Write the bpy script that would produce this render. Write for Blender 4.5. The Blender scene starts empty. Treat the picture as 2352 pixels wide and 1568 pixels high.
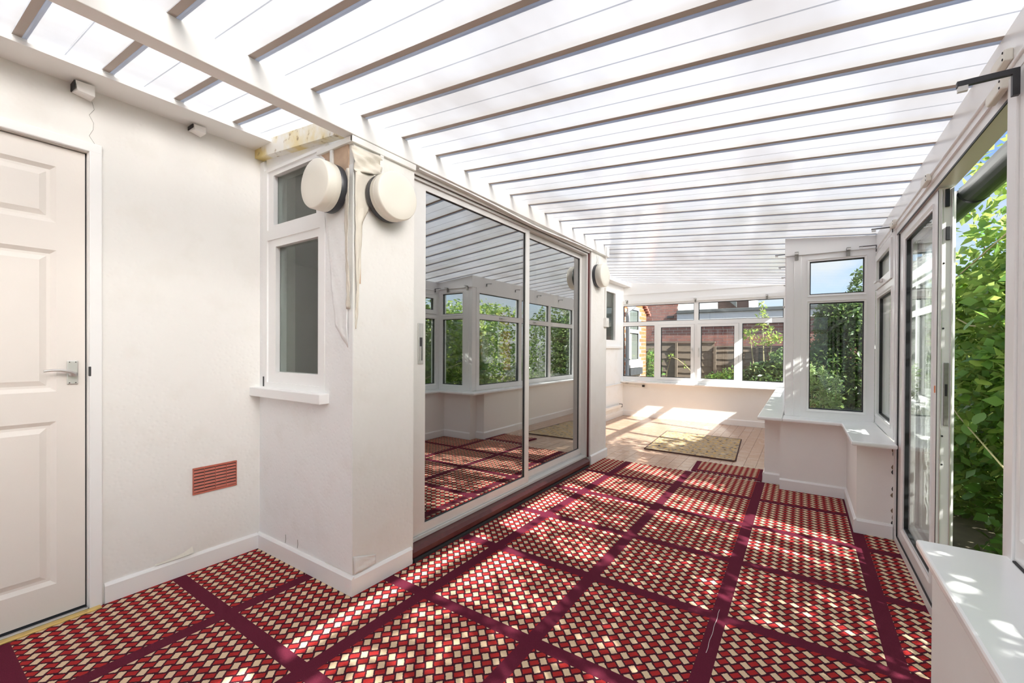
import bpy, math, random
import numpy as np
from mathutils import Matrix, Vector
random.seed(7); rng = np.random.default_rng(11)
S = bpy.context.scene
C = S.collection

# ------------------------------------------------------------------ camera
yaw, pit, rol = math.radians(31.668), math.radians(-.3198), math.radians(.315)
fw = Vector((-math.sin(yaw)*math.cos(pit), math.cos(yaw)*math.cos(pit), math.sin(pit)))
rt = Vector((math.cos(yaw), math.sin(yaw), 0)); up = rt.cross(fw)
r2 = rt*math.cos(rol) + up*math.sin(rol); u2 = -rt*math.sin(rol) + up*math.cos(rol)
cd = bpy.data.cameras.new('camera'); cam = bpy.data.objects.new('camera', cd); C.objects.link(cam)
cd.sensor_width = 36; cd.lens = 957.65*36/2352
cd.shift_x = -75.07/2352; cd.shift_y = 22.08/2352; cd.clip_start = .02
cam.matrix_world = Matrix(((r2.x, u2.x, -fw.x, 0), (r2.y, u2.y, -fw.y, 0), (r2.z, u2.z, -fw.z, 1.15), (0, 0, 0, 1)))
S.camera = cam

# ------------------------------------------------------------------ light
SUN_DIR = Vector((-1, .23, -.77)).normalized()
sl = bpy.data.lights.new('sun', 'SUN'); sun = bpy.data.objects.new('sun', sl); C.objects.link(sun)
sl.energy = 8.0; sl.angle = math.radians(.6); sl.color = (1, .965, .91)
sun.rotation_euler = SUN_DIR.to_track_quat('-Z', 'Y').to_euler(); sun.location = (6, -2, 6)
W = bpy.data.worlds.new('sky'); S.world = W; W.use_nodes = True
wt = W.node_tree; wt.nodes.clear()
wo = wt.nodes.new('ShaderNodeOutputWorld'); wb = wt.nodes.new('ShaderNodeBackground')
sky = wt.nodes.new('ShaderNodeTexSky'); sky.sky_type = 'NISHITA'; sky.sun_disc = False
sky.sun_elevation = math.radians(37); sky.sun_rotation = math.radians(103); sky.air_density = 1; sky.dust_density = 1.5; sky.ozone_density = 1.5
sg = wt.nodes.new('ShaderNodeMixRGB'); sg.blend_type = 'MULTIPLY'; sg.inputs[0].default_value = 1; sg.inputs[2].default_value = (.34, .37, .42, 1)
tc = wt.nodes.new('ShaderNodeTexCoord'); mp = wt.nodes.new('ShaderNodeMapping'); mp.inputs['Scale'].default_value = (2.2, 2.2, 5)
nz = wt.nodes.new('ShaderNodeTexNoise'); nz.inputs['Scale'].default_value = 1.6; nz.inputs['Detail'].default_value = 7; nz.inputs['Roughness'].default_value = .55
cr = wt.nodes.new('ShaderNodeValToRGB'); cr.color_ramp.elements[0].position = .40; cr.color_ramp.elements[1].position = .66
mx = wt.nodes.new('ShaderNodeMixRGB'); mx.inputs[2].default_value = (1.55, 1.62, 1.75, 1)
L = wt.links.new
L(sky.outputs[0], sg.inputs[1]); L(tc.outputs['Generated'], mp.inputs[0]); L(mp.outputs[0], nz.inputs['Vector']); L(nz.outputs[0], cr.inputs[0])
L(cr.outputs[0], mx.inputs[0]); L(sg.outputs[0], mx.inputs[1]); L(mx.outputs[0], wb.inputs[0]); L(wb.outputs[0], wo.inputs[0])
wb.inputs[1].default_value = .31
S.view_settings.view_transform = 'Standard'; S.view_settings.look = 'None'; S.view_settings.gamma = 1
S.view_settings.use_curve_mapping = False
S.view_settings.exposure = 0.94
S.cycles.max_bounces = 14; S.cycles.diffuse_bounces = 7; S.cycles.glossy_bounces = 6; S.cycles.transmission_bounces = 10; S.cycles.transparent_max_bounces = 24
S.cycles.caustics_reflective = False; S.cycles.caustics_refractive = True; S.cycles.sample_clamp_indirect = 6

# ------------------------------------------------------------------ materials
class N:
    """tiny node-graph helper"""
    def __init__(s, name):
        s.m = bpy.data.materials.new(name); s.m.use_nodes = True; s.t = s.m.node_tree; s.t.nodes.clear()
        s.out = s.t.nodes.new('ShaderNodeOutputMaterial')
    def n(s, typ, **k):
        nd = s.t.nodes.new('ShaderNode'+typ)
        for a, v in k.items():
            if a.startswith('i_'): s.put(nd.inputs[a[2:].replace('_', ' ')], v)
            else: setattr(nd, a, v)
        return nd
    def put(s, sock, v):
        if hasattr(v, 'is_linked') or isinstance(v, bpy.types.NodeSocket): s.t.links.new(v, sock)
        else:
            if isinstance(v, (tuple, list)) and len(v) == 3 and sock.type == 'RGBA': v = (*v, 1)
            sock.default_value = v
    def m_(s, op, a, b=0.0, c=None):
        nd = s.t.nodes.new('ShaderNodeMath'); nd.operation = op
        s.put(nd.inputs[0], a); s.put(nd.inputs[1], b)
        if c is not None: s.put(nd.inputs[2], c)
        return nd.outputs[0]
    def mix(s, f, a, b, mode='MIX'):
        nd = s.t.nodes.new('ShaderNodeMixRGB'); nd.blend_type = mode
        s.put(nd.inputs[0], f); s.put(nd.inputs[1], a); s.put(nd.inputs[2], b); return nd.outputs[0]
    def pos(s): return s.n('NewGeometry').outputs['Position']
    def noise(s, scale, detail=3, vec=None, rough=.5):
        nd = s.n('TexNoise'); nd.inputs['Scale'].default_value = scale; nd.inputs['Detail'].default_value = detail; nd.inputs['Roughness'].default_value = rough
        s.t.links.new(vec if vec is not None else s.pos(), nd.inputs['Vector']); return nd.outputs[0]
    def ramp(s, f, stops):
        nd = s.n('ValToRGB'); e = nd.color_ramp.elements
        while len(e) < len(stops): e.new(.5)
        for i, (p, c) in enumerate(stops): e[i].position = p; e[i].color = (*c, 1) if len(c) == 3 else c
        s.put(nd.inputs[0], f); return nd.outputs[0]
    def stretch(s, v):
        mpn = s.n('Mapping'); mpn.inputs['Scale'].default_value = v; s.t.links.new(s.pos(), mpn.inputs[0]); return mpn.outputs[0]
    def bump(s, h, st=.3, d=.01):
        b = s.n('Bump'); b.inputs['Strength'].default_value = st; b.inputs['Distance'].default_value = d; s.put(b.inputs['Height'], h); return b.outputs[0]
    def bsdf(s, col, rough=.5, metal=0, spec=.5, normal=None, **k):
        p = s.n('BsdfPrincipled'); s.put(p.inputs['Base Color'], col); s.put(p.inputs['Roughness'], rough); s.put(p.inputs['Metallic'], metal)
        p.inputs['Specular IOR Level'].default_value = spec
        if normal is not None: s.t.links.new(normal, p.inputs['Normal'])
        return p.outputs[0]
    def done(s, sh): s.t.links.new(sh, s.out.inputs[0]); return s.m
    def mixs(s, f, a, b):
        nd = s.n('MixShader'); s.put(nd.inputs[0], f); s.t.links.new(a, nd.inputs[1]); s.t.links.new(b, nd.inputs[2]); return nd.outputs[0]

def simple(name, col, rough=.5, metal=0, var=.0, scale=8, bump=0, bscale=60, spec=.5):
    g = N(name); c = col
    if var: c = g.mix(g.noise(scale, 4), tuple(x*(1-var) for x in col), tuple(min(1, x*(1+var)) for x in col))
    nb = g.bump(g.noise(bscale, 4), bump, .004) if bump else None
    return g.done(g.bsdf(c, rough, metal, spec, nb))

MAT = {}
def wallpaper(name, a, b, dot=.35):
    g = N(name); p = g.pos()
    col = g.mix(g.noise(1.7, 4), a, b)
    col = g.mix(g.ramp(g.noise(6, 6), [(.52, (0, 0, 0)), (.75, (.16, .16, .16))]), col, (.62, .56, .46))
    v = g.n('TexVoronoi'); v.inputs['Scale'].default_value = 46; g.t.links.new(p, v.inputs['Vector'])
    h = g.m_('ADD', g.m_('MULTIPLY', g.m_('SMOOTH_MIN', v.outputs['Distance'], .45, .1), 1.0), g.m_('MULTIPLY', g.noise(9, 3), 1.4))
    return g.done(g.bsdf(col, .75, 0, .25, g.bump(h, dot, .004)))
MAT['wall'] = wallpaper('embossed_wallpaper', (.85, .84, .81), (.82, .81, .79))
MAT['wall_cool'] = wallpaper('embossed_wallpaper_cool', (.91, .915, .915), (.89, .895, .90))
MAT['plaster'] = simple('painted_plaster', (.915, .905, .885), .8, 0, .03, 5, .15, 40, .2)
MAT['gloss_white'] = simple('white_gloss_paint', (.91, .91, .91), .32, 0, .02, 6, .05, 25)
MAT['upvc'] = simple('white_upvc', (.91, .91, .905), .25, 0, .015, 3)
MAT['beamwhite'] = simple('white_roof_beam', (.90, .895, .88), .38, 0, .02, 5)
MAT['gasket'] = simple('black_gasket', (.012, .013, .016), .5)
MAT['sillwhite'] = simple('white_sill_board', (.91, .91, .91), .22, 0, .02, 9)
MAT['doorpaint'] = simple('cream_door_paint', (.80, .755, .71), .45, 0, .05, 3, .06, 90)
MAT['alu'] = simple('brushed_aluminium', (.68, .67, .66), .36, .72, .06, 30)
MAT['alu_white'] = simple('satin_aluminium_frame', (.76, .75, .73), .4, .25, .04, 20)
MAT['steel'] = simple('galvanised_steel', (.30, .29, .27), .45, .8, .25, 60)
MAT['darksteel'] = simple('dark_steel', (.06, .06, .065), .42, .6, .2, 40)
MAT['black'] = simple('black_plastic', (.012, .014, .016), .28)
MAT['brass'] = simple('brass_strip', (.78, .56, .20), .35, .6, .1, 30)
MAT['near_black'] = simple('dark_void', (.03, .03, .032), .8)  # near-black for dark parts, and for shade painted into gaps, slots and recesses
MAT['lampcream'] = simple('cream_lamp_diffuser', (.86, .83, .74), .35, 0, .02, 6)
MAT['lampbase'] = simple('charcoal_lamp_base', (.028, .03, .036), .4)
MAT['terracotta'] = simple('terracotta_plastic', (.33, .085, .055), .5, 0, .2, 40)
MAT['mahogany'] = simple('mahogany_stain', (.10, .022, .022), .35, 0, .35, 30)
MAT['timber'] = simple('bare_brown_timber', (.24, .12, .05), .6, 0, .4, 25)
MAT['bareplaster'] = simple('bare_brown_plaster', (.50, .36, .26), .9, 0, .25, 18, .3, 60)
MAT['paper'] = simple('peeling_vinyl_paper', (.70, .655, .575), .7, 0, .08, 20, .35, 55, .25)
MAT['stained'] = None
MAT['crackgrey'] = simple('crack_shadow', (.35, .34, .32), .9)
MAT['mould'] = simple('brown_mould', (.22, .16, .11), .9, 0, .4, 90)
MAT['conduit'] = simple('white_plastic_trunking', (.85, .84, .81), .35)
MAT['pipegrey'] = simple('grey_pvc_pipe', (.46, .49, .55), .4)
MAT['slate'] = simple('slate_sill', (.05, .055, .062), .6, 0, .3, 12)
MAT['mortar'] = simple('pale_mortar', (.60, .55, .48), .9, 0, .15, 20)
MAT['render'] = simple('white_render', (.80, .80, .80), .7, 0, .04, 3)
MAT['capping'] = simple('grey_roof_felt', (.10, .11, .11), .8, 0, .35, 6)
MAT['tile_roof'] = simple('brown_roof_tile', (.16, .085, .06), .8, 0, .3, 9)
MAT['bark'] = simple('bark', (.13, .09, .055), .9, 0, .35, 20)
MAT['palebark'] = simple('pale_stem', (.42, .38, .20), .8, 0, .3, 20)
MAT['soil'] = simple('soil', (.13, .115, .075), .95, 0, .5, 5, .5, 30)
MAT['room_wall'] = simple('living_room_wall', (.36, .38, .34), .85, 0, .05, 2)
MAT['room_dark'] = simple('dim_room_wall', (.20, .215, .20), .9)  # dark tone puts the dimness of unlit rooms into the colour
MAT['creamunit'] = simple('cream_cabinet', (.80, .74, .60), .5)
MAT['sticker'] = simple('orange_label', (.8, .22, .05), .5)

g = N('water_stained_white'); c = g.mix(g.ramp(g.noise(7, 5), [(.42, (0, 0, 0)), (.62, (1, 1, 1))]), (.84, .82, .76), (.72, .58, .24))
c = g.mix(g.ramp(g.noise(28, 5), [(.60, (0, 0, 0)), (.72, (1, 1, 1))]), c, (.30, .20, .10)); MAT['stained'] = g.done(g.bsdf(c, .5))

# brick colours: per-object random tone
def brick(name, a, b, d):
    g = N(name); oi = g.n('ObjectInfo').outputs['Random']
    r = g.m_('FRACT', g.m_('ADD', oi, g.m_('MULTIPLY', g.noise(3.1, 1), 2.0)))
    c = g.ramp(r, [(0, a), (.55, b), (1, d)]); c = g.mix(g.m_('MULTIPLY', g.noise(40, 5), .5), c, tuple(x*.6 for x in b))
    return g.done(g.bsdf(c, .9, 0, .2, g.bump(g.noise(60, 4), .4, .004)))
MAT['brick_orange'] = brick('orange_brick', (.56, .18, .075), (.62, .22, .10), (.50, .15, .08))
MAT['brick_plum'] = brick('plum_brick', (.34, .15, .12), (.40, .18, .14), (.26, .115, .10))
# fence wood
g = N('weathered_fence'); c = g.mix(g.noise(9, 6, g.stretch((1, 1, 9))), (.10, .075, .055), (.30, .24, .19)); MAT['fence'] = g.done(g.bsdf(c, .9, 0, .2))

# roof sheet: translucent, faintly streaked
g = N('translucent_roof_sheet')
st = g.noise(2.2, 5, g.stretch((.8, 3.0, 1)))
c = g.mix(st, (.60, .585, .56), (.54, .555, .585))
dirt = g.ramp(g.noise(1.4, 4, g.stretch((1.6, .9, 1))), [(.46, (0, 0, 0)), (.72, (.75, .75, .75))])
c = g.mix(dirt, c, (.40, .375, .355))
tr = g.n('BsdfTranslucent'); g.put(tr.inputs[0], c)
df = g.n('BsdfDiffuse'); g.put(df.inputs[0], (.85, .84, .81))
rf_ = g.n('BsdfRefraction'); g.put(rf_.inputs[0], c); rf_.inputs['Roughness'].default_value = .75; rf_.inputs['IOR'].default_value = 1.25
gl = g.n('BsdfGlossy'); gl.inputs['Roughness'].default_value = .16; g.put(gl.inputs[0], (.95, .95, .95))
ge = g.n('NewGeometry'); dp = g.n('VectorMath', operation='DOT_PRODUCT'); g.t.links.new(ge.outputs['Normal'], dp.inputs[0]); g.t.links.new(ge.outputs['Incoming'], dp.inputs[1])
ff = g.m_('MULTIPLY_ADD', g.m_('POWER', g.m_('SUBTRACT', 1.0, g.m_('ABSOLUTE', dp.outputs['Value'])), 5.0), .9, .04)
MAT['roof'] = g.done(g.mixs(ff, g.mixs(.16, g.mixs(.50, tr.outputs[0], rf_.outputs[0]), df.outputs[0]), gl.outputs[0]))
g = N('rib_strip'); tr = g.n('BsdfTranslucent'); g.put(tr.inputs[0], (.42, .37, .33)); df = g.n('BsdfDiffuse'); g.put(df.inputs[0], (.68, .62, .57))
MAT['rib'] = g.done(g.mixs(.55, tr.outputs[0], df.outputs[0]))

def glass(name, tint, base, k):
    g = N(name); ge = g.n('NewGeometry'); dp = g.n('VectorMath', operation='DOT_PRODUCT'); g.t.links.new(ge.outputs['Normal'], dp.inputs[0]); g.t.links.new(ge.outputs['Incoming'], dp.inputs[1])
    c = g.m_('ABSOLUTE', dp.outputs['Value']); f5 = g.m_('POWER', g.m_('SUBTRACT', 1.0, c), 5.0)      # Schlick, same from both sides
    f = g.m_('MINIMUM', g.m_('MULTIPLY_ADD', g.m_('MULTIPLY_ADD', f5, .96, .04), k, base), 1.0)
    t = g.n('BsdfTransparent'); g.put(t.inputs[0], tint); gl = g.n('BsdfGlossy'); gl.inputs['Roughness'].default_value = 0; g.put(gl.inputs[0], (1, 1, 1))
    return g.done(g.mixs(f, t.outputs[0], gl.outputs[0]))
MAT['glass'] = glass('clear_window_glass', (.96, .98, .97), 0, 1.0)
MAT['glass_patio'] = glass('reflective_patio_glass', (.60, .64, .61), .36, 1.7)
MAT['glass_old'] = glass('old_timber_window_glass', (.80, .84, .82), 0, 1.0)

# carpet
def carpet(name):
    g = N(name); sep = g.n('SeparateXYZ'); g.t.links.new(g.pos(), sep.inputs[0]); x, y = sep.outputs[0], sep.outputs[1]
    wob = g.m_('MULTIPLY', g.m_('SUBTRACT', g.noise(420, 2), .5), .007); wob2 = g.m_('MULTIPLY', g.m_('SUBTRACT', g.noise(350, 2), .5), .006)
    xw, yw = g.m_('ADD', x, wob), g.m_('ADD', y, wob2)
    p = g.m_('MULTIPLY_ADD', xw, 1/.0487, .40); q = g.m_('MULTIPLY_ADD', yw, 1/.0466, .17)
    U, V = g.m_('ADD', p, q), g.m_('SUBTRACT', p, q)
    ru, rv = g.m_('ROUND', U), g.m_('ROUND', V)
    a, b = g.m_('ABSOLUTE', g.m_('SUBTRACT', U, ru)), g.m_('ABSOLUTE', g.m_('SUBTRACT', V, rv))
    par = g.m_('PINGPONG', g.m_('ADD', ru, rv), 1.0)             # 0 even, 1 odd
    cream = g.m_('MULTIPLY', g.m_('LESS_THAN', par, .5), g.m_('MULTIPLY', g.m_('LESS_THAN', a, .335), g.m_('LESS_THAN', b, .47)))
    red = g.m_('MULTIPLY', g.m_('GREATER_THAN', par, .5), g.m_('MULTIPLY', g.m_('LESS_THAN', b, .30), g.m_('LESS_THAN', a, .49)))
    stripe = g.m_('MULTIPLY_ADD', g.m_('SINE', g.m_('MULTIPLY', V, 38.0)), .5, .5)
    cred = g.mix(stripe, (.40, .015, .032), (.50, .045, .024))
    fib = g.noise(900, 2)
    cc = g.mix(fib, (.76, .53, .32), (.93, .74, .52))
    col = g.mix(red, (.050, .011, .022), cred); col = g.mix(cream, col, cc)
    fx = g.m_('ABSOLUTE', g.m_('SUBTRACT', g.m_('FRACT', g.m_('MULTIPLY_ADD', x, 1/.6, .295/.6+.5)), .5))
    fy = g.m_('ABSOLUTE', g.m_('SUBTRACT', g.m_('FRACT', g.m_('MULTIPLY_ADD', y, 1/.552, -1.36/.552+.5+10)), .5))
    band = g.m_('MAXIMUM', g.m_('LESS_THAN', fx, .032/.6), g.m_('LESS_THAN', fy, .028/.552))
    cb = g.mix(g.ramp(g.noise(700, 3), [(.35, (0, 0, 0)), (.65, (1, 1, 1))]), (.080, .009, .024), (.170, .019, .046))
    col = g.mix(band, col, cb)
    col = g.mix(g.m_('MULTIPLY', g.noise(3, 4), .25), col, tuple(v*.5 for v in (.2, .05, .06)))
    return g.done(g.bsdf(col, .95, 0, .1, g.bump(fib, .5, .003)))
MAT['carpet'] = carpet('basketweave_carpet')
g = N('maroon_carpet_band'); cb = g.mix(g.ramp(g.noise(700, 3), [(.35, (0, 0, 0)), (.65, (1, 1, 1))]), (.080, .009, .024), (.170, .019, .046)); MAT['band'] = g.done(g.bsdf(cb, .95, 0, .1))
# beige rug
g = N('beige_patterned_rug'); sep = g.n('SeparateXYZ'); g.t.links.new(g.pos(), sep.inputs[0]); x, y = sep.outputs[0], sep.outputs[1]
bt = g.n('TexBrick'); bt.inputs['Scale'].default_value = 3.4; bt.inputs['Mortar Size'].default_value = .05; g.t.links.new(g.pos(), bt.inputs['Vector'])
c = g.mix(bt.outputs['Fac'], (.40, .335, .26), (.56, .38, .17))
c = g.mix(g.ramp(g.noise(24, 4), [(.56, (0, 0, 0)), (.64, (.9, .9, .9))]), c, (.10, .085, .09))
c = g.mix(g.ramp(g.noise(9, 3), [(.55, (0, 0, 0)), (.7, (.6, .6, .6))]), c, (.58, .50, .38)); MAT['rug'] = g.done(g.bsdf(c, .95, 0, .1, g.bump(g.noise(600, 2), .4, .003)))
MAT['rugedge'] = simple('dark_brown_binding', (.07, .03, .028), .9)
# vinyl parquet blocks
g = N('parquet_vinyl'); oi = g.n('ObjectInfo').outputs['Random']
ck = g.n('TexChecker'); ck.inputs['Scale'].default_value = 9.3; g.t.links.new(g.pos(), ck.inputs['Vector'])
w1 = g.noise(14, 4, g.stretch((1, 7, 1))); w2 = g.noise(14, 4, g.stretch((7, 1, 1)))
gr = g.mix(ck.outputs['Fac'], w1, w2)
tone = g.m_('FRACT', g.m_('ADD', oi, g.m_('MULTIPLY', g.noise(5.5, 1), 1.6)))
c = g.mix(gr, (.37, .21, .135), (.56, .39, .28)); c = g.mix(g.m_('MULTIPLY', tone, .55), c, (.56, .42, .335)); MAT['vinyl'] = g.done(g.bsdf(c, .22, 0, .5, g.bump(gr, .08, .002)))
MAT['screed'] = simple('dark_floor_joint', (.20, .12, .085), .8)
g = N('olive_carpet'); c = g.mix(g.ramp(g.noise(38, 4), [(.4, (0, 0, 0)), (.62, (1, 1, 1))]), (.07, .065, .025), (.30, .25, .14)); MAT['olive'] = g.done(g.bsdf(c, .95, 0, .1))
# foliage: colour by the face attribute 'tint'
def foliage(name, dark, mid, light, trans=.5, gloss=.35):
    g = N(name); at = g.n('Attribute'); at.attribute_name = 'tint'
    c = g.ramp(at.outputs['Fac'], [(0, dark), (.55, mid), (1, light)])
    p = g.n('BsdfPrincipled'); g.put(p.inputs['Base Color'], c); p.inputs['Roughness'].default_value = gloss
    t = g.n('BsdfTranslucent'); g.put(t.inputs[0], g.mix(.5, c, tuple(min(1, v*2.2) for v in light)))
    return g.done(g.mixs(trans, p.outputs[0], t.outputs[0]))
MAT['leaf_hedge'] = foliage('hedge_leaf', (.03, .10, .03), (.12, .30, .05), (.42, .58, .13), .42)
MAT['leaf_dark'] = foliage('dark_tree_leaf', (.035, .075, .03), (.085, .16, .05), (.22, .30, .09), .35)
MAT['leaf_light'] = foliage('light_shrub_leaf', (.10, .20, .06), (.24, .40, .12), (.42, .58, .24))
MAT['leaf_sapling'] = foliage('sapling_leaf', (.10, .20, .03), (.26, .42, .07), (.45, .58, .14))
MAT['fernleaf'] = foliage('fern_frond', (.05, .14, .03), (.13, .32, .06), (.30, .50, .13))

# ------------------------------------------------------------------ mesh helpers
class MB:
    def __init__(s): s.v = []; s.f = []; s.sm = set()
    def add(s, vs, fs, smooth=False):
        o = len(s.v); s.v += [tuple(p) for p in vs]
        for f in fs:
            if smooth: s.sm.add(len(s.f))
            s.f.append(tuple(i+o for i in f))
        return s
    def box(s, x0, x1, y0, y1, z0, z1):
        x0, x1 = min(x0, x1), max(x0, x1); y0, y1 = min(y0, y1), max(y0, y1); z0, z1 = min(z0, z1), max(z0, z1)
        return s.hexa([(x0, y0, z0), (x1, y0, z0), (x1, y1, z0), (x0, y1, z0), (x0, y0, z1), (x1, y0, z1), (x1, y1, z1), (x0, y1, z1)])
    def hexa(s, p):
        return s.add(p, [(3, 2, 1, 0), (4, 5, 6, 7), (0, 1, 5, 4), (1, 2, 6, 5), (2, 3, 7, 6), (3, 0, 4, 7)])
    def prism(s, pts, lo, hi, axis):
        """polygon (2-D pts) extruded along axis 'x','y' or 'z'"""
        def mk(a, b, c): return {'x': (c, a, b), 'y': (a, c, b), 'z': (a, b, c)}[axis]
        n = len(pts); v = [mk(a, b, lo) for a, b in pts] + [mk(a, b, hi) for a, b in pts]
        return s.add(v, [tuple(range(n))[::-1], tuple(range(n, 2*n))] + [(i, (i+1) % n, n+(i+1) % n, n+i) for i in range(n)])
    def tube(s, pts, r, n=8, cap=True):
        pts = [Vector(p) for p in pts]; rs = r if isinstance(r, (list, tuple)) else [r]*len(pts)
        v = []; f = []
        for i, p in enumerate(pts):
            d = (pts[min(i+1, len(pts)-1)] - pts[max(i-1, 0)]).normalized()
            a = d.cross(Vector((0, 0, 1)) if abs(d.z) < .9 else Vector((1, 0, 0))).normalized(); b = d.cross(a)
            for k in range(n):
                t = 2*math.pi*k/n; v.append(p + (a*math.cos(t)+b*math.sin(t))*rs[i])
        for i in range(len(pts)-1):
            for k in range(n): f.append((i*n+k, i*n+(k+1) % n, (i+1)*n+(k+1) % n, (i+1)*n+k))
        s.add(v, f, True)
        if cap: s.add(v[:n], [tuple(range(n))[::-1]]); s.add(v[-n:], [tuple(range(n))])
        return s
    def lathe(s, prof, origin, axis, n=40):
        """prof: list of (distance along axis, radius)"""
        o = Vector(origin); ax = Vector(axis).normalized(); a = ax.cross(Vector((0, 0, 1)) if abs(ax.z) < .9 else Vector((1, 0, 0))).normalized(); b = ax.cross(a)
        v = []; f = []
        for h, r in prof:
            for k in range(n): t = 2*math.pi*k/n; v.append(o + ax*h + (a*math.cos(t)+b*math.sin(t))*max(r, 1e-4))
        for i in range(len(prof)-1):
            for k in range(n): f.append((i*n+k, i*n+(k+1) % n, (i+1)*n+(k+1) % n, (i+1)*n+k))
        return s.add(v, f, True)

WORLD = {}
def base_of(vs):
    a = np.array(vs); lo, hi = a.min(0), a.max(0); return Vector(((lo[0]+hi[0])/2, (lo[1]+hi[1])/2, lo[2]))
def props(o, label=None, cat=None, group=None, kind=None):
    if label: o['label'] = label
    if cat: o['category'] = cat
    if group: o['group'] = group
    if kind: o['kind'] = kind
    return o
def empty(name, loc, label, cat, group=None, kind=None):
    o = bpy.data.objects.new(name, None); C.objects.link(o); o.location = loc; o.empty_display_size = .1; WORLD[o.name] = Vector(loc)
    return props(o, label, cat, group, kind)
def mesh_of(name, mb, mat, off):
    me = bpy.data.meshes.new(name); me.from_pydata([(p[0]-off[0], p[1]-off[1], p[2]-off[2]) for p in mb.v], [], mb.f); 
    if mb.sm:
        fl = np.zeros(len(mb.f), dtype=bool); fl[list(mb.sm)] = True; me.polygons.foreach_set('use_smooth', fl)
    me.materials.append(MAT[mat] if isinstance(mat, str) else mat); me.update(); return me
def obj(name, mb, mat, parent=None, label=None, cat=None, group=None, kind=None, bev=0):
    off = base_of(mb.v); me = mesh_of(name, mb, mat, off)
    o = bpy.data.objects.new(name, me); C.objects.link(o); WORLD[o.name] = off
    if parent: o.parent = parent; o.location = off - WORLD[parent.name]
    else: o.location = off
    if bev:
        m = o.modifiers.new('bevel', 'BEVEL'); m.width = bev; m.segments = 2; m.limit_method = 'ANGLE'; m.angle_limit = .7
    return props(o, label, cat, group, kind)
def inst(me, name, loc, parent=None, rz=0, scale=None, rot=None):
    o = bpy.data.objects.new(name, me); C.objects.link(o); WORLD[o.name] = Vector(loc)
    o.location = Vector(loc) - (WORLD[parent.name] if parent else Vector((0, 0, 0))); o.parent = parent
    o.rotation_euler = rot if rot else (0, 0, rz)
    if scale: o.scale = scale
    return o
def B(*a): return MB().box(*a)
def bx(name, mat, parent, *a, bev=0, **k): return obj(name, B(*a), mat, parent, bev=bev, **k)
def cp(o, name=None):
    c = o.copy(); C.objects.link(c); WORLD[c.name] = WORLD[o.name].copy(); return c

RZ = lambda x: 2.027 + .089*(.49-x)          # underside of the roof

# ------------------------------------------------------------------ shell: floor and walls
fl = empty('floor', (-1.2, 3, -.02), 'pale wood-block vinyl floor of the far end of the room', 'floor', kind='structure')
bx('floor_base', 'screed', fl, -2.9, .62, -3.1, 7.1, -.12, -.008)
TP = .1077
tile = MB(); h = TP/2-.0012; tile.add([(-h, -h, 0), (h, -h, 0), (h, h, 0), (-h, h, 0), (-h, -h, -.008), (h, -h, -.008), (h, h, -.008), (-h, h, -.008)], [(0, 1, 2, 3), (0, 4, 5, 1), (1, 5, 6, 2), (2, 6, 7, 3), (3, 7, 4, 0)])
tme = mesh_of('floor_tile', tile, 'vinyl', (0, 0, 0))
cells = []
ix = 0; x = -.27-TP/2
while x > -2.72:
    y = 4.075+TP/2
    while y < 6.93: cells.append((x, y)); y += TP
    x -= TP
cells.sort(key=lambda c: (c[1]+abs(c[0]+.8)*.25))
near, rest = cells[:295], cells[295:]
for (x, y) in near: inst(tme, 'floor_tile', (x, y, 0), fl)
rm = MB()
for (x, y) in rest: rm.add([(a+x, b+y, c) for a, b, c in tile.v], tile.f)
obj('floor_tile_field', rm, 'vinyl', fl, kind='stuff')

ST = dict(kind='structure')
w = empty('wall_left', (-2.75, 0, 0), 'cream embossed wallpaper wall with the panelled door in it', 'wall', **ST)
bx('plaster_face', 'wall', w, -2.85, -2.645, .50, 1.30, 0, 2.36); bx('plaster_face', 'wall', w, -2.85, -2.645, -3.1, -.27, 0, 2.36); bx('plaster_face', 'wall', w, -2.85, -2.645, -.27, .50, 1.99, 2.36)
# curled paper lip and hairline crack
lip = MB(); L0 = []
for i in range(13):
    t = i/12; yy = .72+.145*t; hgt = .018+.05*t**3; L0.append(((-2.643, yy, .092), (-2.640-.0*t, yy, .092+hgt*.6), (-2.632+.014*t*t, yy, .094+hgt*.2)))
for i in range(12):
    a, b = L0[i], L0[i+1]; lip.add([a[1], b[1], b[2], a[2]], [(0, 1, 2, 3)], True)
obj('loose_paper_edge', lip, 'paper', w)
ck_ = MB(); pts = [(-2.6435, .512+.01*math.sin(i*2.3)+.004*random.random(), 2.215-.03*i) for i in range(7)]; ck_.tube(pts, .0007, 5); obj('crack', ck_, 'crackgrey', w)
for j, (y0, y1, z0, z1) in enumerate([(.454, .509, 2.213, 2.258), (.850, .898, 2.227, 2.258)]):
    k = MB(); k.hexa([(-2.644, y0, z0+.012), (-2.58, y0+.006, z0+.006), (-2.575, y1, z0), (-2.644, y1, z0), (-2.644, y0, z1), (-2.58, y0, z1), (-2.575, y1, z1), (-2.644, y1, z1)])
    o = obj('broken_timber_block', k, 'plaster', None, ['broken painted timber block under wall plate above the door architrave', 'small painted timber block under wall plate between door and pier'][j], 'block', 'painted blocks under the wall plate')
    bx('dark_side_gap', 'near_black', o, -2.643, -2.582, y0-.004, y0-.0005, z0+.014, z1)  # dark slab stands in for the shaded gap beside the block

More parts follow.
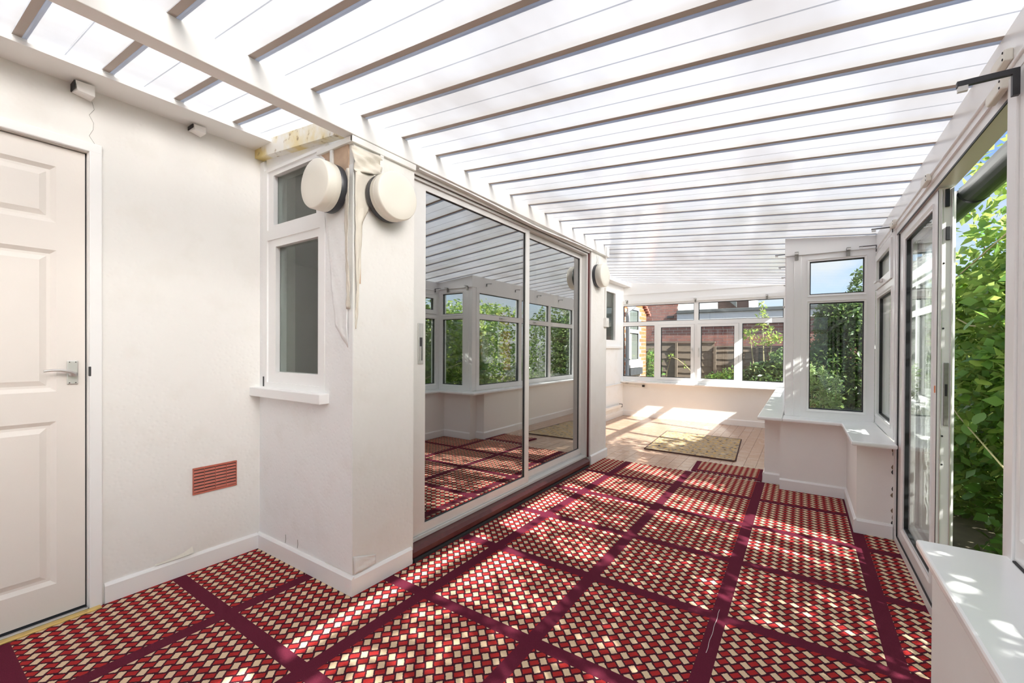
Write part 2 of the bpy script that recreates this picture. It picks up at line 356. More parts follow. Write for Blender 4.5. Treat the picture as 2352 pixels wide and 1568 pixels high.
w = empty('wall_pier_near', (-2.2, 1.25, 0), 'white pier beside the sliding door with peeling wallpaper at its corner', 'wall', **ST)
bx('pier_face', 'wall', w, -1.99, -1.767, 1.177, 1.53, 0, 2.13)
bx('spandrel', 'wall_cool', w, -2.645, -1.99, 1.177, 1.30, 0, .905); bx('upstand', 'wall_cool', w, -2.645, -2.6, 1.177, 1.30, .905, 2.2)
bx('lintel', 'wall_cool', w, -2.6, -1.99, 1.19, 1.30, 2.14, 2.3); bx('window_cheek', 'wall_cool', w, -1.989, -1.768, 1.1745, 1.1769, .1, 2.0)
# loose, creased paper
def drape(name, left, right, nz_, nx, amp, mat, par, axis, seed):
    r = random.Random(seed); m = MB(); vv = []
    for i in range(nz_+1):
        t = i/nz_
        def at(c):
            k = t*(len(c)-1); j = min(int(k), len(c)-2); u = k-j
            return [c[j][q]*(1-u)+c[j+1][q]*u for q in range(3)]
        a, b = at(left), at(right)
        for j in range(nx+1):
            u = j/nx; p = [a[q]*(1-u)+b[q]*u for q in range(3)]
            o = amp*(math.sin(u*5+t*9+seed)+.6*math.sin(u*11-t*17)+.5*math.sin(t*41+u*3))*.5 + r.uniform(-.2, .2)*amp
            p[axis] += o if axis == 0 else -o
            vv.append(p)
    m.add(vv, [(i*(nx+1)+j, i*(nx+1)+j+1, (i+1)*(nx+1)+j+1, (i+1)*(nx+1)+j) for i in range(nz_) for j in range(nx)], True)
    o = obj(name, m, mat, par); s = o.modifiers.new('thick', 'SOLIDIFY'); s.thickness = .0012; return o
drape('peeling_paper_flap', [(-1.757, 1.160, 2.075), (-1.75, 1.172, 1.96)], [(-1.757, 1.322, 2.082), (-1.752, 1.312, 1.985)], 14, 12, .011, 'paper', w, 0, 3)
drape('peeling_paper_flap', [(-1.757, 1.176, 1.965), (-1.752, 1.178, 1.7), (-1.757, 1.182, 1.42), (-1.7645, 1.186, 1.24)], [(-1.755, 1.315, 1.985), (-1.762, 1.222, 1.74), (-1.763, 1.205, 1.44), (-1.7655, 1.192, 1.24)], 40, 8, .007, 'paper', w, 0, 8)
drape('peeling_paper_curl', [(-1.805, 1.160, 1.97), (-1.802, 1.158, 1.6), (-1.80, 1.166, 1.33)], [(-1.764, 1.150, 1.97), (-1.768, 1.150, 1.6), (-1.778, 1.168, 1.33)], 40, 6, .0045, 'paper', w, 1, 5)
drape('creased_paper', [(-1.985, 1.172, 1.80), (-1.90, 1.172, 1.25)], [(-1.81, 1.170, 1.95), (-1.80, 1.173, 1.15)], 24, 12, .004, 'wall_cool', w, 1, 2)
bp_ = MB(); bp_.prism([(-2.05, 2.115), (-1.80, 2.118), (-1.80, 1.96), (-1.87, 1.985), (-1.93, 2.03)], 1.171, 1.1768, 'y'); obj('bare_plaster', bp_, 'bareplaster', w)
bx('bare_slit', 'bareplaster', w, -1.7668, -1.7655, 1.196, 1.214, 1.45, 1.75)
drape('loose_paper_corner', [(-1.7655, 1.178, .18), (-1.756, 1.180, .10)], [(-1.7655, 1.30, .14), (-1.7645, 1.30, .098)], 10, 10, .002, 'wall', w, 0, 4)
for (xx, zz) in [(-2.36, .098), (-2.24, .10)]:
    k = MB(); k.tube([(xx, 1.1762, zz), (xx+.004, 1.1762, zz+.02), (xx+.002, 1.1762, zz+.045)], .0015, 5); obj('tear_shade', k, 'crackgrey', w)  # grey line puts the shading of a paper tear into colour

w = empty('wall_pier_far', (-2.2, 3.95, 0), 'white plastered pier beyond the sliding door', 'wall', **ST)
bx('pier_face', 'wall', w, -2.66, -1.785, 3.765, 4.15, 0, 2.13)
w = empty('wall_left_far', (-2.76, 5.5, 0), 'white side wall at the far left of the sunroom', 'wall', **ST)
for a in [(-2.86, -2.66, 4.15, 6.93, 0, 1.20), (-2.86, -2.66, 4.15, 5.35, 1.2, 2.3), (-2.86, -2.66, 6.62, 6.93, 1.2, 2.3), (-2.86, -2.66, 5.35, 6.62, 2.13, 2.3)]: bx('plaster_face', 'wall_cool', w, *a)
w = empty('wall_far', (-1.5, 7.05, 0), 'low plastered end wall under the far window', 'wall', **ST)
bx('plaster_face', 'plaster', w, -2.86, -.02, 6.93, 7.16, -.2, .58)
w = empty('wall_right_far', (-.15, 5.5, 0), 'low side wall behind the far right window sill', 'wall', **ST)
bx('plaster_face', 'plaster', w, -.27, -.03, 4.085, 6.93, -.2, .58)
w = empty('wall_right_return', (.2, 4.1, 0), 'low plastered wall stepping out under the corner window', 'wall', **ST)
bx('plaster_face', 'plaster', w, -.15, .60, 3.96, 4.20, -.2, .58)
w = empty('wall_right_stub', (.45, 3.6, 0), 'low plastered stub wall beside the garden door with mould at its edge', 'wall', **ST)
bx('plaster_face', 'plaster', w, .30, .60, 3.275, 3.96, -.2, .58)
for i in (0, 1, 2, 5, 6, 9, 10, 12, 13):
    r_m = random.Random(i+3); z = .09+.034*i+r_m.uniform(-.01, .01); pts = [(.474-.001*q, 0) for q in range(1)]
    wd = r_m.uniform(.003, .012); k = MB(); k.prism([(.478, z), (.478-wd*.6, z+.004), (.478-wd, z+.014), (.478-wd*.5, z+.024), (.478, z+.03)], 3.2735, 3.2748, 'y'); obj('mould_stain', k, 'mould' if i % 3 else 'near_black', w)
w = empty('wall_right_near', (.45, .3, 0), 'low cream wall under the nearest right window sill', 'wall', **ST)
bx('plaster_face', 'plaster', w, .318, .60, -3.1, 1.575, -.2, .58)
w = empty('wall_back', (-1, -3.05, 0), 'low white wall under the added unseen window behind the camera', 'wall', **ST)  # unseen end wall, kept low for the added window
bx('plaster_face', 'wall', w, -2.85, .60, -3.15, -3.0, -.2, .58); bx('plaster_face', 'wall', w, -2.85, -2.645, -3.15, -3.0, .58, 2.36)

# skirtings
def skirt(name, label, segs):
    o = empty(name, segs[0][0] + (0,), label, 'skirting', **ST)
    for (p, q), n in [((a, b), nn) for a, b, nn in segs]:
        t = .014; hh = .092
        if n[0]: x0, x1 = sorted((p[0], p[0]+n[0]*t)); y0, y1 = sorted((p[1], q[1])); pr = [(0, 0), (t, 0), (t, hh-.012), (t*.35, hh), (0, hh)]
        m = MB()
        if n[0]:
            m.prism([(p[0]+n[0]*a, b) for a, b in [(0, 0), (t, 0), (t, hh-.012), (t*.35, hh), (0, hh)]], min(p[1], q[1]), max(p[1], q[1]), 'y')
        else:
            m.prism([(p[1]+n[1]*a, b) for a, b in [(0, 0), (t, 0), (t, hh-.012), (t*.35, hh), (0, hh)]], min(p[0], q[0]), max(p[0], q[0]), 'x')
        obj('skirting_board', m, 'gloss_white', o)
skirt('baseboard_left', 'white skirting board along the cream wall and pier', [((-2.645, .55), (-2.645, 1.163), (1, 0)), ((-2.645, 1.177), (-1.753, 1.177), (0, -1)), ((-1.767, 1.1772), (-1.767, 1.515), (1, 0))])
skirt('baseboard_pier', 'white skirting board on the far pier', [((-1.785, 3.76), (-1.785, 4.164), (1, 0)), ((-2.66, 4.164), (-2.66, 6.916), (1, 0))])
skirt('baseboard_far', 'white skirting board along the far wall', [((-2.66, 6.93), (-.27, 6.93), (0, -1))])
skirt('baseboard_right', 'white skirting board around the right-hand low walls', [((-.27, 4.085), (-.15, 4.085), (0, -1)), ((-.27, 4.071), (-.27, 6.916), (-1, 0)), ((-.15, 3.96), (.30, 3.96), (0, -1)), ((.30, 3.261), (.30, 3.946), (-1, 0)), ((.30, 3.275), (.478, 3.275), (0, -1))])

# ------------------------------------------------------------------ roof
rf = empty('ceiling', (-1, 3, 2.15), 'translucent white ribbed roof of long plastic panels', 'roof', **ST)
P0, PW = .52, .2315; SEAM = .024
def roof_panel(y0, x0, x1, th=.035):
    """shallow tray: flat bottom with a fine centre crease, edges turned up"""
    a = y0+SEAM/2; b = y0+PW-SEAM/2; m = (a+b)/2
    prof = [(a+.002, th), (a, .003), (a+.004, 0), (m-.003, 0), (m-.001, .0028), (m+.001, .0028), (m+.003, 0), (b-.004, 0), (b, .003), (b-.002, th)]
    mb = MB(); v = []
    n = 2
    for x in (x0, x1): v += [(x, y, RZ(x)+z) for y, z in prof]
    k = len(prof); mb.add(v, [(i, i+1, k+i+1, k+i) for i in range(k-1)]); return mb
k0 = -16  # roof carried on unseen behind the camera to bring in more light
for k in range(k0, 29):
    y = P0+k*PW
    if y > 6.9: break
    x1 = .62 if y < 4.0 else .02
    obj('roof_panel', roof_panel(y, -2.70, x1), 'roof', rf)
    r = MB(); yy = y
    p = [(yy-SEAM/2+.0005, .0035), (yy+SEAM/2-.0005, .0035), (yy+SEAM/2-.0005, .030), (yy-SEAM/2+.0005, .030)]
    v = [(x, a, RZ(x)+z) for x in (-2.70, x1) for a, z in p]; r.hexa([v[0], v[4], v[5], v[1], v[3], v[7], v[6], v[2]])
    obj('rib_strip', r, 'rib', rf)
# beams and plates
o = empty('trim_1', (-1.785, 1.5, 2.12), 'long white box beam under the roof above the sliding door', 'beam', **ST)
m = MB(); m.hexa([(-1.82, -3.0, 2.125), (-1.75, -3.0, 2.125), (-1.75, 4.05, 2.125), (-1.82, 4.05, 2.125), (-1.82, -3.0, RZ(-1.82)), (-1.75, -3.0, RZ(-1.75)), (-1.75, 4.05, RZ(-1.75)), (-1.82, 4.05, RZ(-1.82))]); obj('beam_box', m, 'beamwhite', o, bev=.003)
m = MB(); m.box(-1.825, -1.742, 4.053, 4.12, 2.12, 2.222); obj('beam_end_cap', m, 'beamwhite', o, bev=.004)
o = empty('trim_2', (-2.55, 0, 2.26), 'white wall plate carrying the roof above the panelled door', 'wall plate', **ST)
m = MB(); m.prism([(-2.645, 2.265), (-2.462, 2.265), (-2.460, 2.278), (-2.466, 2.282), (-2.466, 2.290), (-2.645, 2.300)], -3.0, 1.15, 'y'); obj('plate_board', m, 'beamwhite', o)
o = empty('trim_3', (-2.55, 5, 2.23), 'white wall plate carrying the roof at the far left', 'wall plate', **ST)
m = MB(); m.prism([(-2.66, 2.225), (-2.53, 2.225), (-2.53, 2.285), (-2.66, 2.295)], 4.15, 6.93, 'y'); obj('plate_board', m, 'beamwhite', o)
o = empty('trim_4', (-2.2, 1.16, 2.15), 'water-stained sloping white board above the timber window', 'fascia', **ST)
m = MB(); d = .088; m.hexa([(-2.645, 1.15, RZ(-2.645)-d), (-1.83, 1.15, RZ(-1.83)-d), (-1.83, 1.195, RZ(-1.83)-d), (-2.645, 1.195, RZ(-2.645)-d), (-2.645, 1.15, RZ(-2.645)-.002), (-1.83, 1.15, RZ(-1.83)-.002), (-1.83, 1.195, RZ(-1.83)-.002), (-2.645, 1.195, RZ(-2.645)-.002)]); obj('stained_board', m, 'stained', o)
o = empty('trim_5', (-1.78, 1.3, 2.1), 'white cable trunking around the top corner of the peeling pier', 'trunking', **ST)
bx('trunking_run', 'conduit', o, -2.045, -1.755, 1.160, 1.177, 2.095, 2.122, bev=.002); bx('trunking_run', 'conduit', o, -1.767, -1.752, 1.160, 1.53, 2.092, 2.122, bev=.002)
bx('trunking_drop', 'conduit', o, -1.935, -1.913, 1.162, 1.177, 1.99, 2.095, bev=.002); bx('trunking_drop', 'conduit', o, -1.767, -1.753, 1.310, 1.330, 1.985, 2.092, bev=.002)
# eaves beam, headers
o = empty('trim_6', (.53, 1.5, 1.9), 'white eaves header above the garden door and right windows', 'header', **ST)
m = MB(); m.box(.474, .552, -3.0, 4.10, 1.885, 2.028); obj('header_board', m, 'upvc', o)
m = MB(); m.tube([(.474, -3.0, 1.915), (.474, 4.02, 1.915)], .007, 8); obj('cover_bead', m, 'upvc', o)
o = empty('trim_7', (.2, 4.05, 1.93), 'white header board above the corner window', 'header', **ST)
m = MB(); m.hexa([(-.125, 4.02, 1.932), (.474, 4.02, 1.926), (.474, 4.10, 1.926), (-.125, 4.10, 1.932), (-.125, 4.02, RZ(-.125)-.001), (.474, 4.02, RZ(.474)-.001), (.474, 4.10, RZ(.474)-.001), (-.125, 4.10, RZ(-.125)-.001)]); obj('header_board', m, 'upvc', o)
bx('joint_line', 'steel', o, -.125, .474, 4.0185, 4.0205, 1.928, 1.930)
o = empty('trim_8', (-1.4, 6.97, 1.93), 'white header boards above the far window', 'header', **ST)
m = MB(); m.hexa([(-2.74, 6.93, 1.93), (-.12, 6.93, 1.93), (-.12, 7.02, 1.93), (-2.74, 7.02, 1.93), (-2.74, 6.93, RZ(-2.74)-.001), (-.12, 6.93, RZ(-.12)-.001), (-.12, 7.02, RZ(-.12)-.001), (-2.74, 7.02, RZ(-2.74)-.001)]); obj('header_board', m, 'upvc', o)
bx('cover_strip', 'upvc', o, -2.66, -.12, 6.922, 6.93, 2.09, 2.11); bx('cover_strip', 'upvc', o, -2.66, -.12, 6.915, 6.93, 1.93, 1.985)
o = empty('trim_9', (-.12, 5.5, 1.93), 'white eaves header above the far right windows', 'header', **ST)
m = MB(); m.box(-.125, -.03, 4.10, 6.93, 1.932, RZ(-.125)-.001); obj('header_board', m, 'upvc', o)

# ------------------------------------------------------------------ windows
def frame_box(ax, u0, u1, z0, z1, d0, d1):
    """box in a window plane: ax 'x' = plane X const (u is Y), 'y' = plane Y const (u is X)"""
    return (d0, d1, u0, u1, z0, z1) if ax == 'x' else (u0, u1, d0, d1, z0, z1)
def pane(par, ax, u0, u1, z0, z1, d, glassmat='glass', gk=.006, gasket=True, gd=.012):
    """black gasket ring + glass; d = depth coordinate of the glass"""
    if gasket:
        m = MB()
        for a in [(u0, u0+gk, z0, z1), (u1-gk, u1, z0, z1), (u0, u1, z0, z0+gk), (u0, u1, z1-gk, z1)]: m.box(*frame_box(ax, a[0], a[1], a[2], a[3], d-gd, d+gd))
        obj('gasket', m, 'gasket', par)
    obj('pane', B(*frame_box(ax, u0, u1, z0, z1, d-.003, d+.003)), glassmat, par)
def grid_frame(par, ax, name, us, zs, holes, d0, d1, mat, bev=.004):
    """frame built as bars filling everything in [us]x[zs] that is not a hole; bars joined per frame"""
    m = MB(); U = sorted(set([us[0], us[1]]+[q for h in holes for q in h[:2]])); Z = sorted(set([zs[0], zs[1]]+[q for h in holes for q in h[2:]]))
    full = [[not any(h[0]-1e-6 <= (U[i]+U[i+1])/2 <= h[1]+1e-6 and h[2]-1e-6 <= (Z[j]+Z[j+1])/2 <= h[3]+1e-6 for h in holes) for j in range(len(Z)-1)] for i in range(len(U)-1)]
    used = [[False]*(len(Z)-1) for _ in range(len(U)-1)]
    for i in range(len(U)-1):
        for j in range(len(Z)-1):
            if full[i][j] and not used[i][j]:
                j2 = j
                while j2+1 < len(Z)-1 and full[i][j2+1] and not used[i][j2+1]: j2 += 1
                i2 = i
                while i2+1 < len(U)-1 and all(full[i2+1][q] and not used[i2+1][q] for q in range(j, j2+1)): i2 += 1
                for a in range(i, i2+1):
                    for q in range(j, j2+1): used[a][q] = True
                m.box(*frame_box(ax, U[i], U[i2+1], Z[j], Z[j2+1], d0, d1))
    return obj(name, m, mat, par)
def bead(par, ax, h, d, s, mat='upvc', k=.016):
    """sloped glazing bead around a hole, on the room side (s = direction towards the room)"""
    m = MB(); u0, u1, z0, z1 = h
    def P(u, z, dd): return (dd, u, z) if ax == 'x' else (u, dd, z)
    o = [P(u0-k, z0-k, d), P(u1+k, z0-k, d), P(u1+k, z1+k, d), P(u0-k, z1+k, d)]; o2 = [P(u0-k, z0-k, d+s*.006), P(u1+k, z0-k, d+s*.006), P(u1+k, z1+k, d+s*.006), P(u0-k, z1+k, d+s*.006)]
    i = [P(u0, z0, d-s*.004), P(u1, z0, d-s*.004), P(u1, z1, d-s*.004), P(u0, z1, d-s*.004)]
    m.add(o+o2+i, [(a, (a+1) % 4, 4+(a+1) % 4, 4+a) for a in range(4)]+[(4+a, 4+(a+1) % 4, 8+(a+1) % 4, 8+a) for a in range(4)])
    return obj('glazing_bead', m, mat, par)
def win_handle(par, ax, u, z, d, s, up_=True, horiz=False):
    m = MB(); m.box(*frame_box(ax, u-.012, u+.012, z-.03, z+.03, d, d+s*.012)) if not horiz else m.box(*frame_box(ax, u-.03, u+.03, z-.012, z+.012, d, d+s*.012))
    if horiz: m.box(*frame_box(ax, u-.012, u+.11, z-.007, z+.007, d+s*.02, d+s*.034)); m.box(*frame_box(ax, u-.01, u+.01, z-.008, z+.008, d+s*.012, d+s*.034))
    else: m.box(*frame_box(ax, u-.007, u+.007, z-.12, z+.012, d+s*.02, d+s*.034)); m.box(*frame_box(ax, u-.008, u+.008, z-.01, z+.01, d+s*.012, d+s*.034))
    obj('handle', m, 'alu_white', par, bev=.003)

# window_1: painted timber window on the pier
w1 = empty('window_1', (-2.3, 1.18, .9), 'old white timber window with small top light on the pier', 'window', **ST)
grid_frame(w1, 'y', 'frame', (-2.6, -1.99), (.905, 2.14), [(-2.555, -2.035, .955, 1.745), (-2.555, -2.035, 1.80, 2.125)], 1.172, 1.25, 'gloss_white')
s1 = grid_frame(w1, 'y', 'sash', (-2.555, -2.035), (.955, 1.745), [(-2.475, -2.062, 1.015, 1.705)], 1.180, 1.225, 'gloss_white')
s2 = grid_frame(w1, 'y', 'sash', (-2.555, -2.035), (1.80, 2.125), [(-2.50, -2.079, 1.825, 2.10)], 1.180, 1.225, 'gloss_white')
for s_, h in ((s1, (-2.475, -2.062, 1.015, 1.705)), (s2, (-2.50, -2.079, 1.825, 2.10))): pane(s_, 'y', *h, 1.205, 'glass_old', gasket=False)
bx('window_sill', 'gloss_white', w1, -2.66, -1.955, 1.125, 1.20, .877, .925, bev=.003)
bx('flaking_paint', 'near_black', w1, -2.59, -2.583, 1.168, 1.173, .93, .985)

# window_2: far uPVC window
w2 = empty('window_2', (-1.4, 6.96, .6), 'wide white plastic far window with two opening sashes', 'window', **ST)
H2 = [(-2.667, -2.112, .68, 1.55), (-2.06, -1.465, .645, 1.56), (-1.42, -.815, .645, 1.56), (-.769, -.227, .68, 1.55), (-2.667, -1.474, 1.62, 1.90), (-1.407, -.229, 1.62, 1.90)]
grid_frame(w2, 'y', 'frame', (-2.735, -.17), (.605, 1.935), H2, 6.935, 7.0, 'upvc')
for h in (H2[0], H2[3], H2[4], H2[5]): pane(w2, 'y', *h, 6.965, gk=.008)
for (h, hole, hu) in ((H2[1], (-2.002, -1.519, .69, 1.515), -1.494), (H2[2], (-1.365, -.878, .69, 1.515), -1.392)):
    s_ = grid_frame(w2, 'y', 'sash', (h[0]+.003, h[1]-.003), (h[2]+.003, h[3]-.003), [hole], 6.922, 6.985, 'upvc'); pane(s_, 'y', *hole, 6.955, gk=.008); win_handle(s_, 'y', hu, 1.15, 6.922, -1)
bx('window_sill', 'sillwhite', w2, -2.66, -.305, 6.815, 6.935, .578, .604, bev=.006)

# window_3: corner window facing the room (return)
w3 = empty('window_3', (.2, 4.05, .6), 'narrow white plastic corner window with sky in its top light', 'window', **ST)
H3 = [(.05, .406, .672, 1.532), (.05, .406, 1.601, 1.870)]
grid_frame(w3, 'y', 'frame', (-.008, .474), (.604, 1.93), H3, 4.03, 4.095, 'upvc')
for h in H3: pane(w3, 'y', *h, 4.055, gk=.007); bead(w3, 'y', h, 4.03, -1)
m = MB(); m.box(-.118, -.008, 4.026, 4.10, .604, 1.932); m.box(-.062, -.056, 4.022, 4.03, .604, 1.932); obj('corner_post', m, 'upvc', w3, bev=.003)
sl_ = MB(); sl_.prism([(-.13, 3.845), (.258, 3.845), (.258, 3.115), (.476, 3.115), (.476, 4.04), (-.13, 4.04)], .577, .604, 'z'); obj('window_sill', sl_, 'sillwhite', w3, bev=.008)

# window_4: side window between corner and garden door
w4 = empty('window_4', (.5, 3.6, .6), 'white plastic side window with top opener beside the garden door', 'window', **ST)
H4 = [(3.37, 3.965, .68, 1.54), (3.345, 3.985, 1.60, 1.86)]
grid_frame(w4, 'x', 'frame', (3.275, 4.03), (.604, 1.885), H4, .476, .55, 'upvc')
pane(w4, 'x', *H4[0], .505, gk=.007); bead(w4, 'x', H4[0], .476, -1)
s_ = grid_frame(w4, 'x', 'sash', (3.348, 3.982), (1.603, 1.857), [(3.40, 3.93, 1.655, 1.81)], .466, .525, 'upvc'); pane(s_, 'x', 3.40, 3.93, 1.655, 1.81, .495, gk=.007); win_handle(s_, 'x', 3.665, 1.632, .466, -1, horiz=True)

# window_5: right-hand windows of the far section
w5 = empty('window_5', (-.1, 5.5, .6), 'row of white plastic windows along the far right side', 'window', **ST)
H5 = []
for a, b in ((4.16, 5.05), (5.12, 6.02), (6.09, 6.88)): H5 += [(a, b, .67, 1.53), (a, b, 1.60, 1.87)]
grid_frame(w5, 'x', 'frame', (4.10, 6.935), (.604, 1.932), H5, -.125, -.06, 'upvc')
for h in H5: pane(w5, 'x', *h, -.095, gk=.007)
for a, b in ((4.16, 5.05), (5.12, 6.02)): win_handle(w5, 'x', (a+b)/2, 1.565, -.125, -1, horiz=True)
sl_ = MB(); sl_.prism([(-.31, 3.845), (-.132, 3.845), (-.132, 6.935), (-.31, 6.935)], .577, .604, 'z'); obj('window_sill', sl_, 'sillwhite', w5, bev=.008)

# window_6: nearest right-hand window
w6 = empty('window_6', (.5, .3, .6), 'white plastic window frame nearest the camera at the right edge', 'window', **ST)
H6 = [(-2.9, -2.1, .69, 1.53), (-2.9, -2.1, 1.60, 1.82), (-2.02, -.98, .69, 1.53), (-2.02, -.98, 1.60, 1.82), (-.9, .22, .69, 1.53), (-.9, .22, 1.60, 1.82), (.30, 1.505, .69, 1.53), (.30, 1.505, 1.60, 1.82)]
grid_frame(w6, 'x', 'frame', (-3.0, 1.565), (.604, 1.885), H6, .476, .55, 'upvc')
for h in H6: pane(w6, 'x', *h, .505, gk=.007); bead(w6, 'x', h, .476, -1)
bx('end_post', 'upvc', w6, .470, .565, 1.566, 1.626, .58, 1.885, bev=.003)
sl_ = MB(); sl_.prism([(.286, -3.0), (.476, -3.0), (.476, 1.602), (.286, 1.602)], .577, .603, 'z'); obj('window_sill', sl_, 'sillwhite', w6, bev=.007)
bx('cracked_sealant', 'near_black', w6, .470, .476, 1.36, 1.56, .603, .6065)

# window_added: unseen glazed end, added behind the camera to let in light
w8 = empty('window_added', (-1, -3.05, .6), 'white plastic end window added unseen behind the camera to let in light', 'window', **ST)
H8 = [(-2.58+.79*k, -2.58+.79*k+.72, a, b) for k in range(4) for a, b in ((.68, 1.53), (1.60, 1.90))]
grid_frame(w8, 'y', 'frame', (-2.645, .60), (.58, 1.96), H8, -3.10, -3.03, 'upvc')
for h in H8: pane(w8, 'y', *h, -3.065)
m = MB(); m.hexa([(-2.645, -3.10, 1.96), (.60, -3.10, 1.96), (.60, -3.02, 1.96), (-2.645, -3.02, 1.96), (-2.645, -3.10, RZ(-2.645)), (.60, -3.10, RZ(.6)), (.60, -3.02, RZ(.6)), (-2.645, -3.02, RZ(-2.645))]); obj('header_board', m, 'upvc', w8)

# window_7: timber window on far left wall
w7 = empty('window_7', (-2.7, 6, 1.2), 'white timber window on the far left wall behind the pier', 'window', **ST)
grid_frame(w7, 'x', 'frame', (5.35, 6.62), (1.2, 2.13), [(5.43, 6.545, 1.30, 2.075)], -2.70, -2.652, 'gloss_white'); pane(w7, 'x', 5.43, 6.545, 1.30, 2.075, -2.69, 'glass_old', gasket=False)
bx('window_sill', 'gloss_white', w7, -2.68, -2.61, 5.30, 6.78, 1.165, 1.20, bev=.003)

# ------------------------------------------------------------------ doors
d1 = empty('door_1', (-2.66, .12, 0), 'cream six-panel interior door with silver lever handle', 'door', **ST)
leaf = MB(); Y0, Y1 = -.262, .495; cols = [(-.18, .065), (.168, .413)]; rows = [(.153, .835), (.96, 1.55), (1.665, 1.90)]
HL = [(a, b, c, d) for a, b in cols for c, d in rows]
grid_frame(d1, 'x', 'leaf', (Y0, Y1), (.022, 1.985), HL, -2.70, -2.660, 'doorpaint')
for (a, b, c, d) in HL:
    m = MB(); X0, X1, X2 = -2.660, -2.671, -2.6625; i1, i2, i3 = .016, .026, .046
    rings = []
    for ins, X in ((0, X0), (i1, X1), (i2, X1), (i3, X2)): rings += [(X, a+ins, c+ins), (X, b-ins, c+ins), (X, b-ins, d-ins), (X, a+ins, d-ins)]
    f = []
    for r in range(3): f += [(r*4+q, r*4+(q+1) % 4, r*4+4+(q+1) % 4, r*4+4+q) for q in range(4)]
    m.add(rings, f+[(12, 13, 14, 15)]); obj('panel', m, 'doorpaint', d1)
bx('gap', 'near_black', d1, -2.69, -2.665, .4955, .5005, 0, 1.99)
for nm, a in (('architrave', (-2.655, -2.628, .502, .542, 0, 2.03)), ('architrave', (-2.655, -2.628, -.315, -.272, 0, 2.03)), ('architrave', (-2.655, -2.6275, -.315, .542, 1.992, 2.032))): bx(nm, 'gloss_white', d1, *a, bev=.004)
hd = bx('handle_plate', 'alu', d1, -2.660, -2.652, .441, .474, .987, 1.089, bev=.003)
m = MB(); m.lathe([(0, .0125), (.022, .0115), (.024, 0)], (-2.652, .457, 1.032), (1, 0, 0), 18); 
m.tube([(-2.634, .459, 1.034), (-2.626, .445, 1.043), (-2.622, .42, 1.049), (-2.620, .395, 1.050), (-2.618, .372, 1.047)], [.0085, .0075, .006, .0055, .0045], 10); obj('lever', m, 'alu', hd)
for yy in (.4485, .4665):
    for zz in (.994, 1.082): k = MB(); k.lathe([(0, .0022), (.0012, .0018), (.0013, 0)], (-2.652, yy, zz), (1, 0, 0), 8); obj('screw', k, 'near_black', hd)
bx('keeper', 'darksteel', d1, -2.645, -2.6265, .5015, .5075, 1.02, 1.062, bev=.002)
th = bx('threshold', 'near_black', d1, -2.69, -2.635, -.27, .50, -.006, .012)
bx('brass_strip', 'brass', d1, -2.632, -2.600, -.30, .535, .002, .011, bev=.003)
bx('threshold_lip', 'alu', d1, -2.652, -2.634, -.30, .50, .004, .014, bev=.002)

# door_2: aluminium patio door into the living room
d2 = empty('door_2', (-1.86, 2.64, 0), 'two-panel aluminium sliding door reflecting the sunroom', 'sliding door', **ST)
m = MB(); m.prism([(-1.96, .018), (-1.765, .018), (-1.757, .03), (-1.757, .055), (-1.772, .075), (-1.96, .078)], 1.515, 3.70, 'y'); obj('timber_sill', m, 'mahogany', d2)
bx('black_tape', 'near_black', d2, -1.775, -1.748, 1.53, 3.68, -.004, .017)
bx('timber_jamb', 'mahogany', d2, -1.93, -1.800, 1.531, 1.545, .078, 2.115); bx('timber_jamb', 'mahogany', d2, -1.93, -1.800, 3.752, 3.764, .078, 2.115); bx('timber_head', 'timber', d2, -1.93, -1.805, 1.545, 3.752, 2.098, 2.118)
grid_frame(d2, 'x', 'outer_frame', (1.545, 3.752), (.078, 2.098), [(1.572, 3.725, .096, 2.082)], -1.915, -1.815, 'alu_white')
bx('track', 'alu', d2, -1.868, -1.862, 1.572, 3.725, .096, .112)
l1 = grid_frame(d2, 'x', 'sliding_leaf', (1.574, 2.732), (.098, 2.080), [(1.668, 2.680, .150, 2.047)], -1.862, -1.830, 'alu_white'); pane(l1, 'x', 1.668, 2.680, .150, 2.047, -1.846, 'glass_patio', gk=.004, gd=.008)
hp = bx('handle_plate', 'alu', l1, -1.830, -1.824, 1.612, 1.650, 1.06, 1.29, bev=.002); bx('finger_pull', 'near_black', hp, -1.8245, -1.8225, 1.622, 1.640, 1.08, 1.21); bx('pull_lip', 'alu', hp, -1.824, -1.812, 1.619, 1.624, 1.08, 1.16)
l2 = grid_frame(d2, 'x', 'fixed_leaf', (2.69, 3.723), (.098, 2.080), [(2.764, 3.684, .163, 2.039)], -1.898, -1.868, 'alu_white'); pane(l2, 'x', 2.764, 3.684, .163, 2.039, -1.884, 'glass_patio', gk=.004, gd=.008)
bx('interlock', 'near_black', l1, -1.868, -1.862, 2.690, 2.70, .10, 2.08)
bx('head_trim', 'beamwhite', d2, -1.815, -1.795, 1.545, 3.75, 2.098, 2.123, bev=.002)
# warped loose strip along the door head
m = MB(); v = []
for i in range(33):
    t = i/32; yy = 1.56+2.18*t; sag = .020*math.exp(-((t-.55)/.22)**2); z = 2.116-sag
    v += [(-1.794, yy, z), (-1.762, yy, z-.002), (-1.762, yy, z+.008), (-1.794, yy, z+.010)]
m.add(v, [(i*4+a, i*4+(a+1) % 4, i*4+4+(a+1) % 4, i*4+4+a) for i in range(32) for a in range(4)]+[(3, 2, 1, 0), (128, 129, 130, 131)]); obj('warped_trim', m, 'beamwhite', d2)

